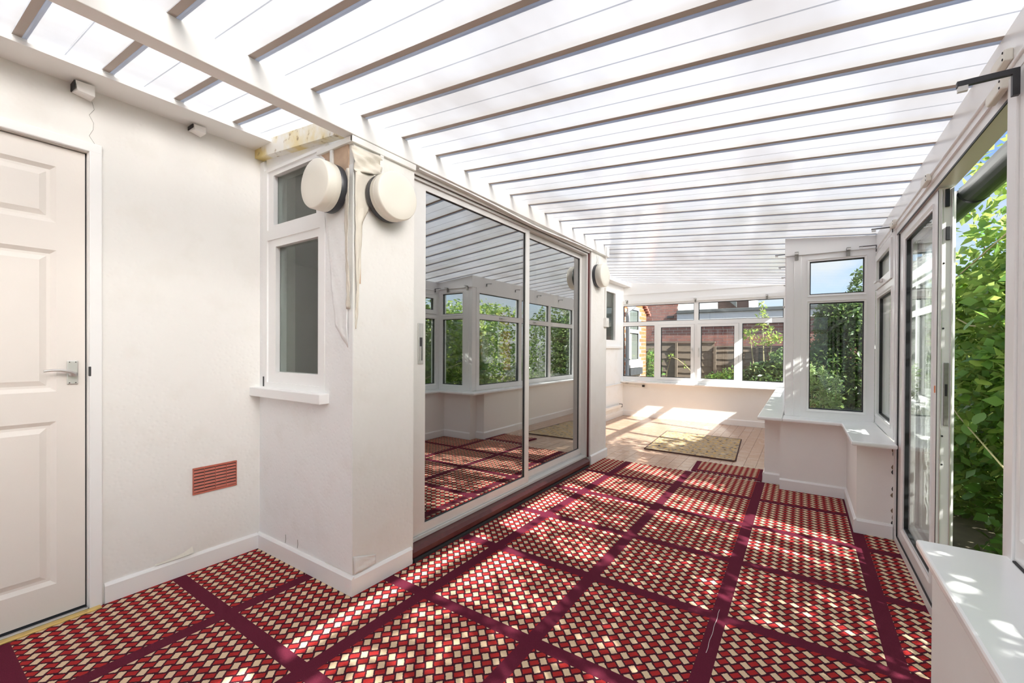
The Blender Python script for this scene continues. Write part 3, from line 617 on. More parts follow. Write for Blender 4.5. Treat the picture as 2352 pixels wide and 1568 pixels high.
# door_3: garden sliding door, slid open
d3 = empty('door_3', (.54, 2.45, 0), 'white sliding garden door standing open onto the hedge', 'sliding door', **ST)
grid_frame(d3, 'x', 'outer_frame', (1.627, 3.274), (0.0, 1.885), [(1.66, 3.235, .045, 1.845)], .482, .545, 'upvc'); grid_frame(d3, 'x', 'fixed_light_frame', (2.63, 3.274), (0.0, 1.885), [(2.66, 3.235, .045, 1.845)], .5455, .60, 'upvc')
bx('threshold_track', 'alu_white', d3, .540, .546, 1.66, 3.235, .045, .06)
HL3 = (2.475, 3.06, .145, 1.775)
l1 = grid_frame(d3, 'x', 'sliding_leaf', (2.382, 3.195), (.052, 1.838), [HL3], .490, .537, 'upvc'); pane(l1, 'x', *HL3, .508, gk=.008); bead(l1, 'x', HL3, .490, -1, k=.02)
l2 = grid_frame(d3, 'x', 'fixed_leaf', (2.662, 3.233), (.052, 1.838), [(2.74, 3.15, .145, 1.775)], .547, .592, 'upvc'); pane(l2, 'x', 2.74, 3.15, .145, 1.775, .57, gk=.008)
for (z0, z1, x0, x1, mt) in ((1.755, 1.83, .508, .523, 'black'), (1.615, 1.672, .511, .526, 'darksteel')): bx('stop_block', mt, l1, x0, x1, 2.374, 2.3825, z0, z1, bev=.002)
ls = bx('latch_strip', 'steel', l1, .509, .525, 2.377, 2.3825, .835, 1.10, bev=.002); bx('latch_slot', 'near_black', ls, .513, .521, 2.3755, 2.3772, .96, 1.01)
for zz in (1.52, 1.245, .79, .67): k = MB(); k.lathe([(0, .004), (.003, .003), (.0031, 0)], (.507, 2.382, zz), (0, -1, 0), 8); obj('screw', k, 'near_black', l1)
m = MB(); m.tube([(.500, 2.381, .06), (.500, 2.381, 1.83)], .0025, 6); m.tube([(.532, 2.381, .06), (.532, 2.381, 1.83)], .0035, 6); obj('edge_seal', m, 'alu', l1)
bx('dark_seal', 'gasket', l1, .4885, .4905, 2.384, 2.390, .06, 1.83); bx('head_seal', 'gasket', d3, .479, .4825, 1.63, 3.23, 1.840, 1.848)
bx('frame_seal', 'gasket', d3, .4835, .4895, 3.196, 3.203, .05, 1.84); bx('frame_seal', 'gasket', d3, .4835, .4895, 2.39, 3.2, .044, .052)
bx('red_tab', 'sticker', l1, .488, .4905, 2.41, 2.42, .97, 1.0)

# ------------------------------------------------------------------ living room behind the glass
lr = empty('wall_living_room', (-4, 2.6, 0), 'dim living room behind the sliding door', 'room', **ST)
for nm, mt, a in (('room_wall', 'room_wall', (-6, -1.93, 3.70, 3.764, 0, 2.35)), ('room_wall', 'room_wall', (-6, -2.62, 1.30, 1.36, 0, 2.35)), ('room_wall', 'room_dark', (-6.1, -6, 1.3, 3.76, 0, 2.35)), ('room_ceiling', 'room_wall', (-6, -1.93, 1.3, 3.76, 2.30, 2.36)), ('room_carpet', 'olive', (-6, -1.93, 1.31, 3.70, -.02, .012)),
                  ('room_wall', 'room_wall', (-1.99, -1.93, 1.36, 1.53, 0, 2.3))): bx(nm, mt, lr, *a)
for i, (a, b, c, d) in enumerate([(-2.323, -2.036, 1.81, 2.05), (-2.304, -2.118, 1.06, 1.685)]):
    o = empty('cream_cabinet', ((a+b)/2, 3.66, c), ['small cream wall cabinet seen high through the sliding door', 'tall cream wall cabinet seen through the sliding door below the small one'][i], 'cabinet', 'cream cabinets behind the sliding door')
    bx('body', 'creamunit', o, a, b, 3.60, 3.698, c, d); bx('door', 'creamunit', o, a+.003, b-.003, 3.585, 3.599, c+.003, d-.003, bev=.003)
o = empty('wall_back_room', (-3.4, 5.6, 0), 'dim room behind the far left timber window', 'room', **ST)
for a in ((-4.0, -3.95, 5.0, 6.93, 0, 2.4), (-3.95, -2.86, 6.90, 6.95, 0, 2.4), (-3.95, -2.86, 5.0, 5.05, 0, 2.4), (-3.95, -2.86, 5.0, 6.93, 2.35, 2.4)): bx('room_wall', 'room_wall', o, *a)

# ------------------------------------------------------------------ carpet, mats
cpm = MB(); poly = [(-2.632, -3.0), (.316, -3.0), (.316, 1.59), (.482, 1.59), (.482, 3.258), (.284, 3.258), (.284, 3.944), (-.152, 3.944), (-.152, 4.065), (-1.768, 4.065), (-1.768, 3.70), (-1.752, 3.69), (-1.752, 1.53), (-1.752, 1.162), (-2.632, 1.162)]
cpm.prism(poly, -.008, .004, 'z'); o = obj('carpet', cpm, 'carpet', None, 'red and cream basketweave carpet with dark maroon grid bands', 'carpet')
m = MB(); m.box(-1.20, -.30, 4.066, 4.074, -.006, .003); obj('backing_edge', m, 'conduit', o)
m = MB(); m.tube([(-.300+.0015*math.sin(i*1.7), 1.66+.028*i, .0042) for i in range(12)], .0009, 4)
obj('frayed_seam', m, 'conduit', o)
o = empty('door_mat', (-.58, 4.27, 0), 'offcut of red basketweave carpet lying against the main carpet', 'mat')
m = MB(); m.prism([(-.84, 4.082), (-.292, 4.082), (-.298, 4.478), (-.862, 4.470)], .001, .010, 'z'); obj('pile', m, 'carpet', o)
m = MB(); m.prism([(-.875, 4.078), (-.838, 4.082), (-.86, 4.470), (-.90, 4.462), (-.905, 4.45), (-.885, 4.09)], .001, .0105, 'z'); obj('bound_edge', m, 'band', o)
o = empty('rug', (-1.07, 5.25, 0), 'worn beige patterned rug with dark binding on the vinyl floor', 'rug')
R0 = [(-1.535, 4.690), (-.592, 4.668), (-.575, 4.69), (-.65, 5.84), (-1.60, 5.87)]
m = MB(); m.prism(R0, .0012, .010, 'z'); obj('pile', m, 'rug', o)
m = MB(); m.tube([(x, y, .006) for x, y in R0+[R0[0]]], .0075, 8); obj('binding', m, 'rugedge', o)

# ------------------------------------------------------------------ lamps
def lamp(origin, axis, label, r=.112):
    ax = Vector(axis); o = empty('bulkhead_lamp', origin, label, 'lamp', 'round cream bulkhead lamps')
    m = MB(); m.lathe([(0, r*.97), (.004, r), (.030, r), (.034, r*.97)], origin, axis, 48); obj('base', m, 'lampbase', o)
    m = MB(); m.lathe([(.032, r*.96), (.034, r*1.0), (.090, r*1.01), (.0955, r*.99), (.098, r*.955), (.0985, r*.5), (.0985, 0)], origin, axis, 48); df = obj('diffuser', m, 'lampcream', o)
    m = MB(); p = Vector(origin)+ax*.060; m.lathe([(-.0012, r*1.005), (0, r*1.013), (.0012, r*1.005)], p, axis, 48); obj('seam_ring', m, 'lampcream', df)
    return o
lamp((-1.888, 1.158, 1.895), (0, -1, 0), 'round cream bulkhead lamp on the pier beside the timber window')
lamp((-1.752, 1.338, 1.880), (1, 0, 0), 'round cream bulkhead lamp on the pier face beside the sliding door', .113)
lamp((-1.785, 3.895, 1.893), (1, 0, 0), 'round cream bulkhead lamp on the far pier beyond the sliding door', .116)
o = empty('light_switch', (-1.77, 4.12, 1.38), 'white surface light switch with conduit on the far pier', 'switch')
bx('box', 'conduit', o, -1.785, -1.755, 4.075, 4.15, 1.385, 1.48, bev=.003); bx('rocker', 'conduit', o, -1.755, -1.749, 4.10, 4.125, 1.42, 1.45, bev=.002); bx('conduit', 'conduit', o, -1.785, -1.770, 4.09, 4.115, 1.48, 1.80, bev=.002)
m = MB()
for k in range(3): m.tube([(-1.778, 3.87+.02*k, 2.0), (-1.768, 3.865+.022*k, 2.05), (-1.77, 3.86+.03*k, 2.10)], .003, 6)
obj('lamp_flex', m, 'conduit', None, 'short loops of white cable above the far bulkhead lamp', 'cable')

# vent
o = empty('air_vent', (-2.64, .964, .39), 'terracotta louvred air vent low on the cream wall', 'vent')
y0, y1, z0, z1 = .867, 1.061, .392, .528
grid_frame(o, 'x', 'frame', (y0, y1), (z0, z1), [(y0+.004, y1-.004, z0+.009, z1-.009)], -2.646, -2.638, 'terracotta')
bx('backing', 'near_black', o, -2.646, -2.6445, y0+.003, y1-.003, z0+.003, z1-.003)
for k in range(7):
    z = z0+.011+k*.0166; m = MB(); m.hexa([(-2.6395, y0+.003, z), (-2.6380, y0+.003, z+.001), (-2.6380, y1-.003, z+.001), (-2.6395, y1-.003, z), (-2.6445, y0+.003, z+.010), (-2.6425, y0+.003, z+.011), (-2.6425, y1-.003, z+.011), (-2.6445, y1-.003, z+.010)]); obj('slat', m, 'terracotta', o)
for k in range(1, 4): bx('bar', 'terracotta', o, -2.643, -2.6376, y0+(y1-y0)*k/4-.001, y0+(y1-y0)*k/4+.001, z0+.008, z1-.008)

# pipes far left
m = MB(); m.tube([(-2.645, 4.3, .545), (-2.645, 6.86, .56), (-2.63, 6.885, .545), (-2.30, 6.905, .528)], .011, 8); o = obj('waste_pipe', m, 'conduit', None, 'thin white pipe bending round the far left corner under the sill', 'pipe')
bx('end_cap', 'near_black', o, -2.305, -2.268, 6.892, 6.918, .512, .545); bx('pipe_clip', 'steel', o, -2.60, -2.555, 6.9, 6.93, .565, .577)
m = MB(); m.box(-2.645, -2.595, 4.4, 6.72, .175, .215); o = obj('pipe_boxing', m, 'conduit', None, 'white boxed pipe low on the far left wall with black end', 'pipe', bev=.004); bx('end_cap', 'black', o, -2.648, -2.592, 6.72, 6.735, .165, .222)

# ------------------------------------------------------------------ blind brackets: small steel angle, arm points into the room
def bracket(p, n, arm, drop, t, label, mat='steel', wid=.016):
    o = empty('blind_bracket', p, label, 'bracket', 'steel blind brackets on the window headers'); p = Vector(p); n = Vector(n); s = Vector((0, 0, 1)).cross(n)
    def slab(a0, a1, z0, z1, nm, mt, hw):
        q = []
        for z in (z0, z1):
            for a, b in ((a0, -hw), (a1, -hw), (a1, hw), (a0, hw)): q.append(p+n*a+s*b+Vector((0, 0, z)))
        m = MB(); m.hexa(q); obj(nm, m, mt, o)
    slab(0, t, -drop, 0, 'leg', mat, wid/2); slab(0, arm, 0, t, 'arm', mat, wid/2); slab(arm-.022, arm-.002, -.014, 0, 'clip', 'alu_white', wid*.45)
    return o
bracket((-.042, 4.016, 1.945), (0, -1, 0), .05, .055, .004, 'small steel blind bracket above the left edge of the corner window', wid=.026)
bracket((.302, 4.016, 1.941), (0, -1, 0), .05, .055, .004, 'small steel blind bracket above the right half of the corner window', wid=.026)
for xx, zz, lb in ((-2.59, 1.99, 'left'), (-1.448, 1.958, 'middle'), (-.441, 1.952, 'right')): bracket((xx, 6.914, zz), (0, -1, 0), .06, .055, .004, f'small steel blind bracket above the far window, {lb} of three', wid=.028)
bracket((.470, 3.955, 1.935), (-1, 0, 0), .105, .045, .005, 'steel blind bracket in the corner beside the corner window header', 'darksteel', .012)
bracket((.470, 3.30, 1.906), (-1, 0, 0), .105, .03, .005, 'steel blind bracket on the header above the far end of garden door', 'darksteel', .012)
bracket((.469, 1.548, 1.862), (-1, 0, 0), .118, .055, .014, 'large dark steel blind bracket on the nearest window post', 'darksteel', .012)
for yy, lb in ((4.30, 'nearest'), (4.95, 'second'), (5.65, 'third'), (6.35, 'farthest')): bracket((-.127, yy, 2.0), (-1, 0, 0), .085, .03, .005, f'thin dark blind bracket on the far right header, {lb} of four', 'darksteel', .01)
# round-ended plastic cleats on the eaves header
for (y0, y1, z, lb) in ((1.60, 1.70, 1.945, 'upper cream plastic cleat by the large dark bracket'), (1.62, 1.735, 1.880, 'lower cream plastic cleat by the large dark bracket'), (2.42, 2.53, 1.905, 'cream plastic cleat on the header above the door leaf edge'), (3.20, 3.33, 1.915, 'cream plastic cleat on the header above the far door jamb')):
    k = MB(); pts = [(y0, z-.016), (y1-.02, z-.018)]+[(y1-.02+.02*math.cos(t), z+.018*math.sin(t)) for t in np.linspace(-1.2, 1.2, 7)]+[(y1-.02, z+.018), (y0, z+.016)]
    k.prism(pts, .455, .474, 'x'); o = obj('header_cleat', k, 'lampcream', None, lb, 'cleat', 'cream cleats on the eaves header', bev=.004)
    for dz in (-.009, .009): q = MB(); q.lathe([(0, .0035), (.0015, .003), (.0016, 0)], (.455, y0+.008, z+dz), (-1, 0, 0), 8); obj('screw', q, 'near_black', o)

# ------------------------------------------------------------------ outside: ground, gutter, pipes
gm = MB(); n = 24
gv = [(-9+18*i/n, -9+31*j/n, -.2+.02*random.random()) for j in range(n+1) for i in range(n+1)]
gm.add(gv, [(j*(n+1)+i, j*(n+1)+i+1, (j+1)*(n+1)+i+1, (j+1)*(n+1)+i) for j in range(n) for i in range(n)], True)
obj('ground', gm, 'soil', None, 'bare earth garden ground outside the sunroom', 'ground', kind='structure')
o = empty('gutter', (.67, 1.5, 1.82), 'black half-round plastic gutter outside above the open door', 'gutter')
m = MB(); v = []; K = 13
gx, gz, gr = .668, 1.890, .058
for rr, ys in ((gr, (-3.0, 4.2)),):
    for y in ys: v += [(gx+rr*math.cos(math.pi+math.pi*k/(K-1)), y, gz+rr*math.sin(math.pi+math.pi*k/(K-1))) for k in range(K)]
m.add(v, [(i, i+1, K+i+1, K+i) for i in range(K-1)], True); c_ = obj('channel', m, 'black', o); sd = c_.modifiers.new('t', 'SOLIDIFY'); sd.thickness = .003
for yy in (2.66, 3.9, .9):
    m = MB(); v = []
    for y in (yy-.022, yy+.022): v += [(gx+.062*math.cos(math.pi+math.pi*k/(K-1)), y, gz+.062*math.sin(math.pi+math.pi*k/(K-1))) for k in range(K)]
    m.add(v, [(i, i+1, K+i+1, K+i) for i in range(K-1)], True); c_ = obj('union_clip', m, 'black', o); sd = c_.modifiers.new('t', 'SOLIDIFY'); sd.thickness = .006; sd.offset = 1
m = MB(); m.tube([(-2.68, 7.19, -.2), (-2.68, 7.19, 1.78), (-2.66, 7.22, 1.86), (-2.60, 7.32, 1.93), (-2.57, 7.36, 2.05)], .034, 12); o = obj('downpipe', m, 'pipegrey', None, 'grey plastic downpipe outside the far window', 'downpipe')
m = MB(); m.tube([(-2.68, 7.19, 1.74), (-2.68, 7.19, 1.79)], .040, 12); obj('collar', m, 'pipegrey', o); bx('wall_clip', 'pipegrey', o, -2.75, -2.64, 7.15, 7.23, .95, .98)

# ------------------------------------------------------------------ outside: brick buildings
BL, BH, BJ = .213, .063, .012
def brick_mesh(name, mat, l, ax):
    t = .004
    if ax == 'x': m = MB().box(-.02, t, -l/2, l/2, 0, BH)
    else: m = MB().box(-l/2, l/2, -t, .02, 0, BH)
    return mesh_of(name, m, mat, (0, 0, 0))
def brickwork(par, ax, plane, u0, u1, z0, z1, mat, nearbox, holes=(), cap=280):
    """running bond; bricks inside nearbox are single parts, the rest one joined part"""
    full = brick_mesh('brick', mat, BL, ax); rest = MB(); cand = []
    row = 0; z = z0
    while z < z1-BH:
        u = u0 - (BL+BJ)/2*(row % 2)
        while u < u1:
            a, b = max(u, u0), min(u+BL, u1)
            if b-a > .04 and not any(a < h[1] and b > h[0] and z < h[3] and z+BH > h[2] for h in holes): cand.append((a, b, z))
            u += BL+BJ
        z += BH+BJ; row += 1
    cnt = 0
    for (a, b, z) in cand:
        c = (a+b)/2
        if nearbox[0] < c < nearbox[1] and nearbox[2] < z < nearbox[3] and cnt < cap:
            loc = (plane, c, z) if ax == 'x' else (c, plane, z); o = inst(full, 'brick', loc, par)
            if abs(b-a-BL) > .002: o.scale = (1, (b-a)/BL, 1) if ax == 'x' else ((b-a)/BL, 1, 1)
            cnt += 1
        elif ax == 'x': rest.box(plane-.02, plane+.004, a, b, z, z+BH)
        else: rest.box(a, b, plane-.004, plane+.02, z, z+BH)
    if rest.v: obj('brick_field', rest, mat, par, kind='stuff')
ob = empty('brick_extension', (-3.2, 7.8, -.2), 'orange brick house wing with a white window beyond the far window', 'building')
bx('wall_core', 'mortar', ob, -3.4, -2.765, 7.18, 8.49, -.2, 2.35)
brickwork(ob, 'x', -2.765, 7.18, 8.49, -.2, 2.33, 'brick_orange', (7.1, 8.6, .45, 2.1), holes=[(7.42, 8.0, .86, 1.95), (7.42, 8.16, .64, .86)])
wn = grid_frame(ob, 'x', 'window', (7.42, 8.0), (.86, 1.95), [(7.465, 7.955, .955, 1.46), (7.465, 7.955, 1.53, 1.905)], -2.80, -2.74, 'upvc')
for h in ((7.465, 7.955, .955, 1.46), (7.465, 7.955, 1.53, 1.905)): pane(wn, 'x', *h, -2.752); bx('dark_backing', 'room_dark', wn, -2.7645, -2.760, *h)  # dark sheet behind each pane stands in for the unlit room
bx('curtain', 'creamunit', wn, -2.7598, -2.757, 7.48, 7.62, .96, 1.455)
bx('window_ledge', 'upvc', ob, -2.77, -2.70, 7.38, 8.12, .80, .858, bev=.004); 
for k in range(4): bx('sill_tile', 'slate', ob, -2.77, -2.71, 7.44+.175*k, 7.44+.175*k+.17, .66, .79)
bx('band_course', 'mortar', ob, -2.765, -2.74, 7.2, 8.49, .54, .565)
for k in range(5): bx('verge_brick', 'brick_plum', ob, -2.78, -2.70, 8.25+.075*k, 8.33+.075*k, 2.02-.045*k, 2.08-.045*k)

nb = empty('neighbour_garage', (-1.5, 11.9, -.2), 'plum brick neighbour building with a white fascia behind the fence', 'building')
bx('wall_core', 'mortar', nb, -5.2, 2.2, 11.42, 12.6, -.2, 1.93); bx('wall_core', 'mortar', nb, -6.0, -2.84, 11.42, 13, 1.93, 4.2)
brickwork(nb, 'y', 11.42, -5.2, 2.2, -.2, 1.93, 'brick_plum', (-3.35, .1, 1.02, 1.93))
brickwork(nb, 'y', 11.42, -6.0, -2.84, 1.945, 4.2, 'brick_plum', (-3.9, -2.8, 1.94, 2.62), cap=60)
bx('fascia', 'render', nb, -2.838, 2.2, 11.30, 11.42, 1.925, 2.10); bx('roof_capping', 'capping', nb, -2.838, 2.25, 11.25, 12.6, 2.10, 2.185, bev=.01)
bx('overflow_pipe', 'slate', nb, -3.12, -2.95, 11.36, 11.41, 2.0, 2.06)
hh = empty('distant_house', (-3, 18, -.2), 'distant white gabled house with brown roof tiles above the garage', 'building')
bx('render_wall', 'render', hh, -6, -2.76, 17, 20, -.2, 4.6)
m = MB(); m.hexa([(-2.76, 17.2, 2.5), (-1.66, 17.2, 2.2), (-1.66, 20, 2.2), (-2.76, 20, 2.5), (-2.76, 17.2, 4.4), (-1.66, 17.2, 3.25), (-1.66, 20, 3.25), (-2.76, 20, 4.4)]); obj('tiled_roof', m, 'tile_roof', hh)
m = MB(); m.hexa([(-2.75, 17.0, 3.35), (-2.1, 17.0, 2.75), (-2.1, 17.2, 2.75), (-2.75, 17.2, 3.35), (-2.75, 17.0, 3.6), (-2.1, 17.0, 2.95), (-2.1, 17.2, 2.95), (-2.75, 17.2, 3.6)]); obj('lead_flashing', m, 'capping', hh)
m = MB(); m.hexa([(-1.67, 17.1, 2.2), (-1.56, 17.1, 2.2), (-1.56, 20, 2.2), (-1.67, 20, 2.2), (-1.70, 17.1, 3.3), (-1.62, 17.1, 3.3), (-1.62, 20, 3.3), (-1.70, 20, 3.3)]); obj('barge_board', m, 'render', hh)

# fence
fe = empty('garden_fence', (-1.2, 9.8, -.2), 'weathered lap-board garden fence in front of the brick garage', 'fence')
r_ = random.Random(5)
for k in range(3):
    xa = -4.116+.83*2*k*.5*1.0 + .83*k*.0; xa = -4.946+1.66*k; top = 1.30 if k < 2 else 1.21
    for j in range(9):
        z = -.18+j*.162; zt = min(z+.185, top)
        m = MB(); w0, w1, w2 = (r_.uniform(-.012, .012) for _ in range(3)); xs = np.linspace(xa+.02, xa+1.64, 9); v = []
        for q, xq in enumerate(xs):
            dz = .010*math.sin(q*1.3+j*2+k)+w0
            v += [(xq, 9.775, z+dz), (xq, 9.800, z+.01+dz), (xq, 9.812, zt+dz*.5), (xq, 9.800, zt+dz*.5)]
        m.add(v, [(i*4+a, i*4+(a+1) % 4, i*4+4+(a+1) % 4, i*4+4+a) for i in range(8) for a in range(4)]+[(3, 2, 1, 0), (32, 33, 34, 35)]); obj('slat', m, 'fence', fe)
    bx('cap_rail', 'fence', fe, xa, xa+1.66, 9.77, 9.83, top, top+.03)
    for xb in (xa, xa+.83): bx('post', 'fence', fe, xb-.025, xb+.025, 9.73, 9.775, -.2, top+.01)

# ------------------------------------------------------------------ foliage
def leaves(name, pts, size, mat, parent, jit=.35, fold=.25, aspect=.55, up=.3, tint=None):
    """joined folded leaves at pts (n x 3)"""
    P = np.asarray(pts); n = len(P)
    d = rng.normal(size=(n, 3)); d[:, 2] = d[:, 2]*.6-.15; d /= np.linalg.norm(d, axis=1)[:, None]
    nn = rng.normal(size=(n, 3)); nn[:, 2] = np.abs(nn[:, 2])+up; s = np.cross(d, nn); s /= np.linalg.norm(s, axis=1)[:, None]; nn = np.cross(s, d)
    l = (size*(1+rng.uniform(-jit, jit, n)))[:, None]; w = l*aspect*.5
    v = np.stack([P, P+d*l*.45+s*w+nn*w*fold, P+d*l, P+d*l*.45-s*w+nn*w*fold], 1).reshape(-1, 3)
    k = np.arange(n)*4; f = np.stack([np.stack([k, k+1, k+2], 1), np.stack([k, k+2, k+3], 1)], 1).reshape(-1, 3)
    me = bpy.data.meshes.new(name); me.vertices.add(len(v)); off = base_of(v); me.vertices.foreach_set('co', (v-np.array(off)).ravel())
    me.loops.add(f.size); me.loops.foreach_set('vertex_index', f.ravel().astype(np.int32)); me.polygons.add(len(f)); me.polygons.foreach_set('loop_start', np.arange(0, f.size, 3, dtype=np.int32))
    me.update(calc_edges=True); t = np.clip(rng.normal(.45, .24, n) if tint is None else tint+rng.normal(0, .16, n), 0, 1)
    at = me.attributes.new('tint', 'FLOAT', 'FACE'); at.data.foreach_set('value', np.repeat(t, 2).astype(np.float32)); me.materials.append(MAT[mat])
    o = bpy.data.objects.new(name, me); C.objects.link(o); WORLD[o.name] = off; o.parent = parent; o.location = off-(WORLD[parent.name] if parent else Vector((0, 0, 0))); o['kind'] = 'stuff'; return o
def blob(n, c, r, shell=.45):
    d = rng.normal(size=(n, 3)); d /= np.linalg.norm(d, axis=1)[:, None]; q = rng.uniform(shell, 1, n)**.6
    return np.array(c)+d*q[:, None]*np.array(r)
def stems(par, name, base, tops, r, mat):
    for t in tops:
        m = MB(); b = Vector(base); t = Vector(t); mid = (b+t)/2+Vector((random.uniform(-.05, .05), random.uniform(-.05, .05), 0)); m.tube([b, mid, t], [r, r*.7, r*.35], 7); obj(name, m, mat, par)

# hedge outside the garden door
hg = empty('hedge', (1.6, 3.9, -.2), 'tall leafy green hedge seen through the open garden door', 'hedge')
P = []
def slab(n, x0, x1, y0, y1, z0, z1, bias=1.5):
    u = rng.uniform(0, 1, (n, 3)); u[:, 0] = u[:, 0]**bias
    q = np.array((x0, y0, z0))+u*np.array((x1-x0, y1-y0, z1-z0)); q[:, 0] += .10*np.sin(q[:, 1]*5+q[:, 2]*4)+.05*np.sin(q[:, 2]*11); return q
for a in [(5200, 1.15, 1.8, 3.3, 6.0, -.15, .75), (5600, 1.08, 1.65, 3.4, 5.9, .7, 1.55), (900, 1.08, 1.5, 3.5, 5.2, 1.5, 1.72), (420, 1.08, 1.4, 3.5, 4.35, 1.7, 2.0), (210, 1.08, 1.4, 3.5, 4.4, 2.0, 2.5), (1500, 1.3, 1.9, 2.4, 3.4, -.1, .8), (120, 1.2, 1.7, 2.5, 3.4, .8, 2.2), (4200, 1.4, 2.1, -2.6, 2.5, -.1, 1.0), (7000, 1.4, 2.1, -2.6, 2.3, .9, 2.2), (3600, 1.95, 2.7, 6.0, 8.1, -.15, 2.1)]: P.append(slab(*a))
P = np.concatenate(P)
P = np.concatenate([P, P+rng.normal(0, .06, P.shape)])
leaves('leaf_mass', P, .072, 'leaf_hedge', hg, jit=.6, aspect=.62, tint=np.clip(.16+.17*(P[:, 2])+rng.normal(0, .14, len(P)), .0, .85))  # tint rises with height: shaded foot and sky-lit top put into leaf colour
stems(hg, 'stem', (1.4, 4.4, -.2), [(1.2, 4.1, 2.3), (1.3, 4.5, 2.6), (1.35, 4.2, 2.5), (1.25, 4.8, 2.1), (1.5, 3.4, 2.2)], .014, 'bark')
for q, (a, b) in enumerate([((.98, 3.2, 1.84), (1.0, 5.2, 1.66)), ((.98, 5.0, .92), (.96, 3.3, .50)), ((.98, 3.6, 1.3), (1.05, 4.6, 1.42))]):
    m = MB(); A, Bv = Vector(a), Vector(b); m.tube([A, (A+Bv)/2+Vector((0, 0, -.03)), Bv], .005, 6); obj('bramble_stem', m, 'palebark', hg)
# single large leaves on the face that shows in the doorway
lm = []
for sc_ in range(3):
    m = MB(); w_ = [0, .30, .42, .40, .26, 0]; lx = [0, .18, .4, .62, .84, 1.0]; v = [(0, lx[i], 0) for i in range(6)]+[(-w_[i]*(1+.1*sc_), lx[i], .12*w_[i]) for i in range(6)]+[(w_[i]*(1+.1*sc_), lx[i], .12*w_[i]) for i in range(6)]
    f = []
    for i in range(5): f += [(i, i+1, 7+i, 6+i), (i+1, i, 12+i, 13+i)]
    m.add(v, f, True); me = mesh_of('leaf', m, 'leaf_hedge', (0, 0, 0)); a_ = me.attributes.new('tint', 'FLOAT', 'FACE'); a_.data.foreach_set('value', np.full(len(me.polygons), [.4, .6, .82][sc_], dtype=np.float32)); lm.append(me)
for i in range(285):
    yy = random.uniform(3.65, 5.0); zz = random.uniform(-.1, 2.0); xx = 1.0+.16*random.random()+.10*math.sin(yy*5+zz*4)
    k = 0 if zz < .4 else random.choice([0, 1, 1, 2]); s = random.uniform(.045, .10)  # only the darkest leaf low down: shade of the foot put into colour
    o = inst(lm[k], 'leaf', (xx, yy, zz), hg, rot=(random.uniform(-1.1, .2), random.uniform(-.5, .5), random.uniform(.6, 2.6)+math.pi*.5*random.choice([0, 1])), scale=(s, s*1.1, s))

def bush(name, label, blobs, size, mat, base, tops, group=None, stem='bark', sr=.014, cat='shrub', tint=None, aspect=.55):
    o = empty(name, base, label, cat, group); P = np.concatenate([blob(n, c, r) for n, c, r in blobs]); P = P[P[:, 2] > -.18]
    leaves('foliage', P, size, mat, o, tint=None if tint is None else np.full(len(P), tint), aspect=aspect); stems(o, 'stem', base, tops, sr, stem); return o
bush('evergreen_tree', 'large dark green tree filling the view behind the corner window', [(15000, (.95, 9.5, 1.0), (.82, .8, 1.25)), (5000, (.75, 9.3, 1.7), (.58, .6, .50)), (3500, (.40, 9.2, .6), (.40, .6, .8)), (4000, (1.9, 9.5, 1.1), (.8, .8, 1.2)), (900, (1.05, 9.2, 2.25), (.35, .4, .45))], .085, 'leaf_dark', (.8, 9.4, -.2), [(.6, 9.3, 1.8), (1.0, 9.3, 2.2), (.4, 9.2, 1.6)], sr=.05, cat='tree')
bush('feathery_shrub', 'pale green feathery shrub close behind the corner window', [(1100, (.20, 5.45, .42), (.17, .20, .30)), (300, (.31, 5.40, .70), (.05, .05, .20)), (300, (.08, 5.40, .85), (.045, .05, .18)), (260, (.19, 5.42, .80), (.045, .05, .18))], .045, 'leaf_light', (.2, 5.45, -.2), [(.32, 5.4, .92), (.09, 5.4, 1.02), (.20, 5.42, .99)], stem='palebark', sr=.007, aspect=.28)
bush('sapling', 'slender young tree with bright leaves in front of the garage', [(230, (-.64, 8.8, 1.42), (.30, .22, .22)), (90, (-.64, 8.8, 1.72), (.14, .12, .14)), (40, (-.64, 8.8, 1.95), (.05, .05, .12)), (70, (-.36, 8.75, 1.36), (.12, .1, .10)), (70, (-.92, 8.8, 1.45), (.10, .1, .10))], .06, 'leaf_sapling', (-.64, 8.8, -.2), [(-.64, 8.8, 2.05), (-.45, 8.78, 1.5), (-.85, 8.8, 1.5)], stem='palebark', sr=.016, cat='tree')
bush('laurel_bush', 'dark leafy bush under the slender young tree', [(3200, (-.50, 8.02, .50), (.45, .33, .48)), (1200, (-.25, 8.05, .85), (.28, .28, .34))], .07, 'leaf_dark', (-.5, 8.0, -.2), [(-.6, 8.0, .8), (-.3, 8.05, 1.0)])
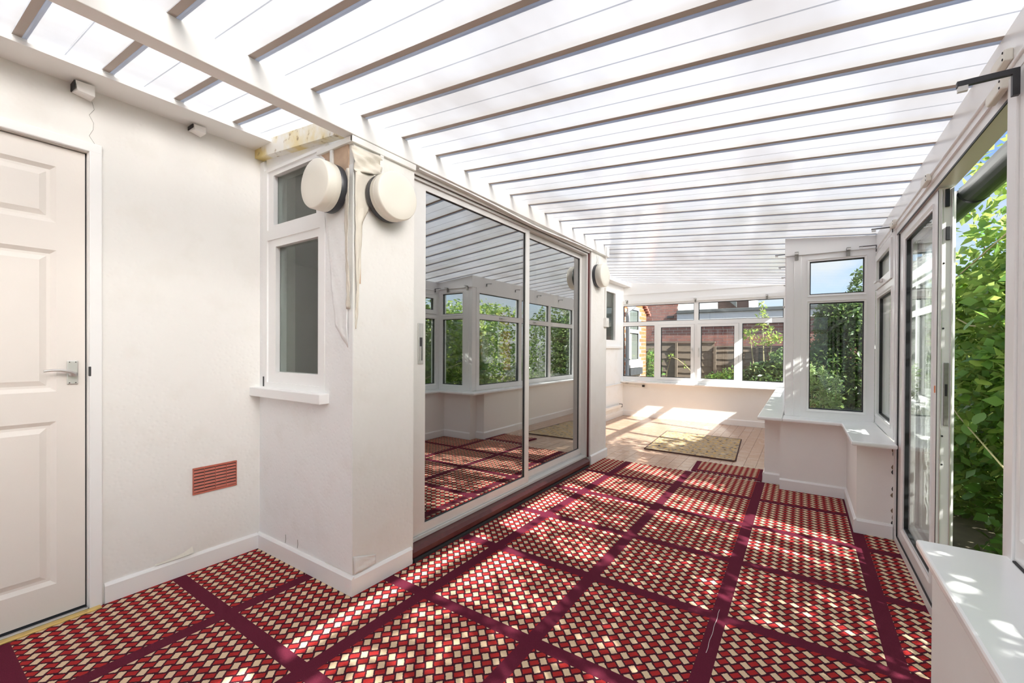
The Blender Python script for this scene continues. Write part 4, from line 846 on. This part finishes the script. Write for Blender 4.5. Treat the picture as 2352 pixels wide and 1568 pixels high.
bush('bindweed_bush', 'green leafy bush against the orange brick wing', [(800, (-2.78, 9.0, .75), (.18, .2, .42)), (600, (-2.72, 8.95, .35), (.24, .2, .35))], .075, 'leaf_hedge', (-2.75, 9.0, -.2), [(-2.78, 9.0, 1.0), (-2.65, 9.0, .6)])
bush('low_bush', 'low bright green bush at the foot of the fence', [(1200, (-1.45, 9.25, .42), (.42, .28, .28)), (500, (-1.22, 9.3, .55), (.18, .2, .26))], .055, 'leaf_hedge', (-1.4, 9.2, -.2), [(-1.5, 9.2, .6), (-1.2, 9.25, .75)])
# ferns
def fern(label, base, n, ln, dirs):
    o = empty('fern', base, label, 'fern', 'ferns at the foot of the fence')
    for k in range(n):
        a = dirs[0]+(dirs[1]-dirs[0])*k/max(1, n-1); m = MB(); b = Vector(base); d = Vector((math.cos(a), math.sin(a), 0))
        for i in range(14):
            t = i/13; p = b+d*(ln*t*.8)+Vector((0, 0, ln*(1.5*t-.75*t*t))); w_ = .085*math.sin(math.pi*min(1, t*.85+.15)); s_ = Vector((-d.y, d.x, 0))
            for sg_ in (-1, 1): m.add([p, p+d*.012+s_*sg_*w_*.5+Vector((0, 0, .006)), p+d*.03+s_*sg_*w_], [(0, 1, 2)])
        fo = obj('frond', m, 'fernleaf', o); at = fo.data.attributes.new('tint', 'FLOAT', 'FACE'); at.data.foreach_set('value', rng.uniform(.35, .9, len(fo.data.polygons)).astype(np.float32))
fern('arching fern with pale fronds left of the window handles', (-1.72, 8.4, -.18), 9, .62, (1.2, 4.4)); fern('arching fern with pale fronds right of the window handles', (-1.42, 8.3, -.18), 10, .66, (-.5, 3.6))
m = MB(); m.tube([(-2.42, 8.7, -.2), (-2.38, 8.7, .7), (-2.30, 8.7, 1.0), (-2.15, 8.65, .95), (-1.95, 8.6, .80), (-1.80, 8.6, .62)], .007, 6); o = obj('bramble_cane', m, 'palebark', None, 'arching bramble cane with a few leaves against the fence', 'bramble')
leaves('foliage', np.array([(-2.3, 8.68, 1.0)]*14+[(-2.0, 8.6, .85)]*6)+rng.normal(0, .035, (20, 3)), .06, 'leaf_sapling', o)
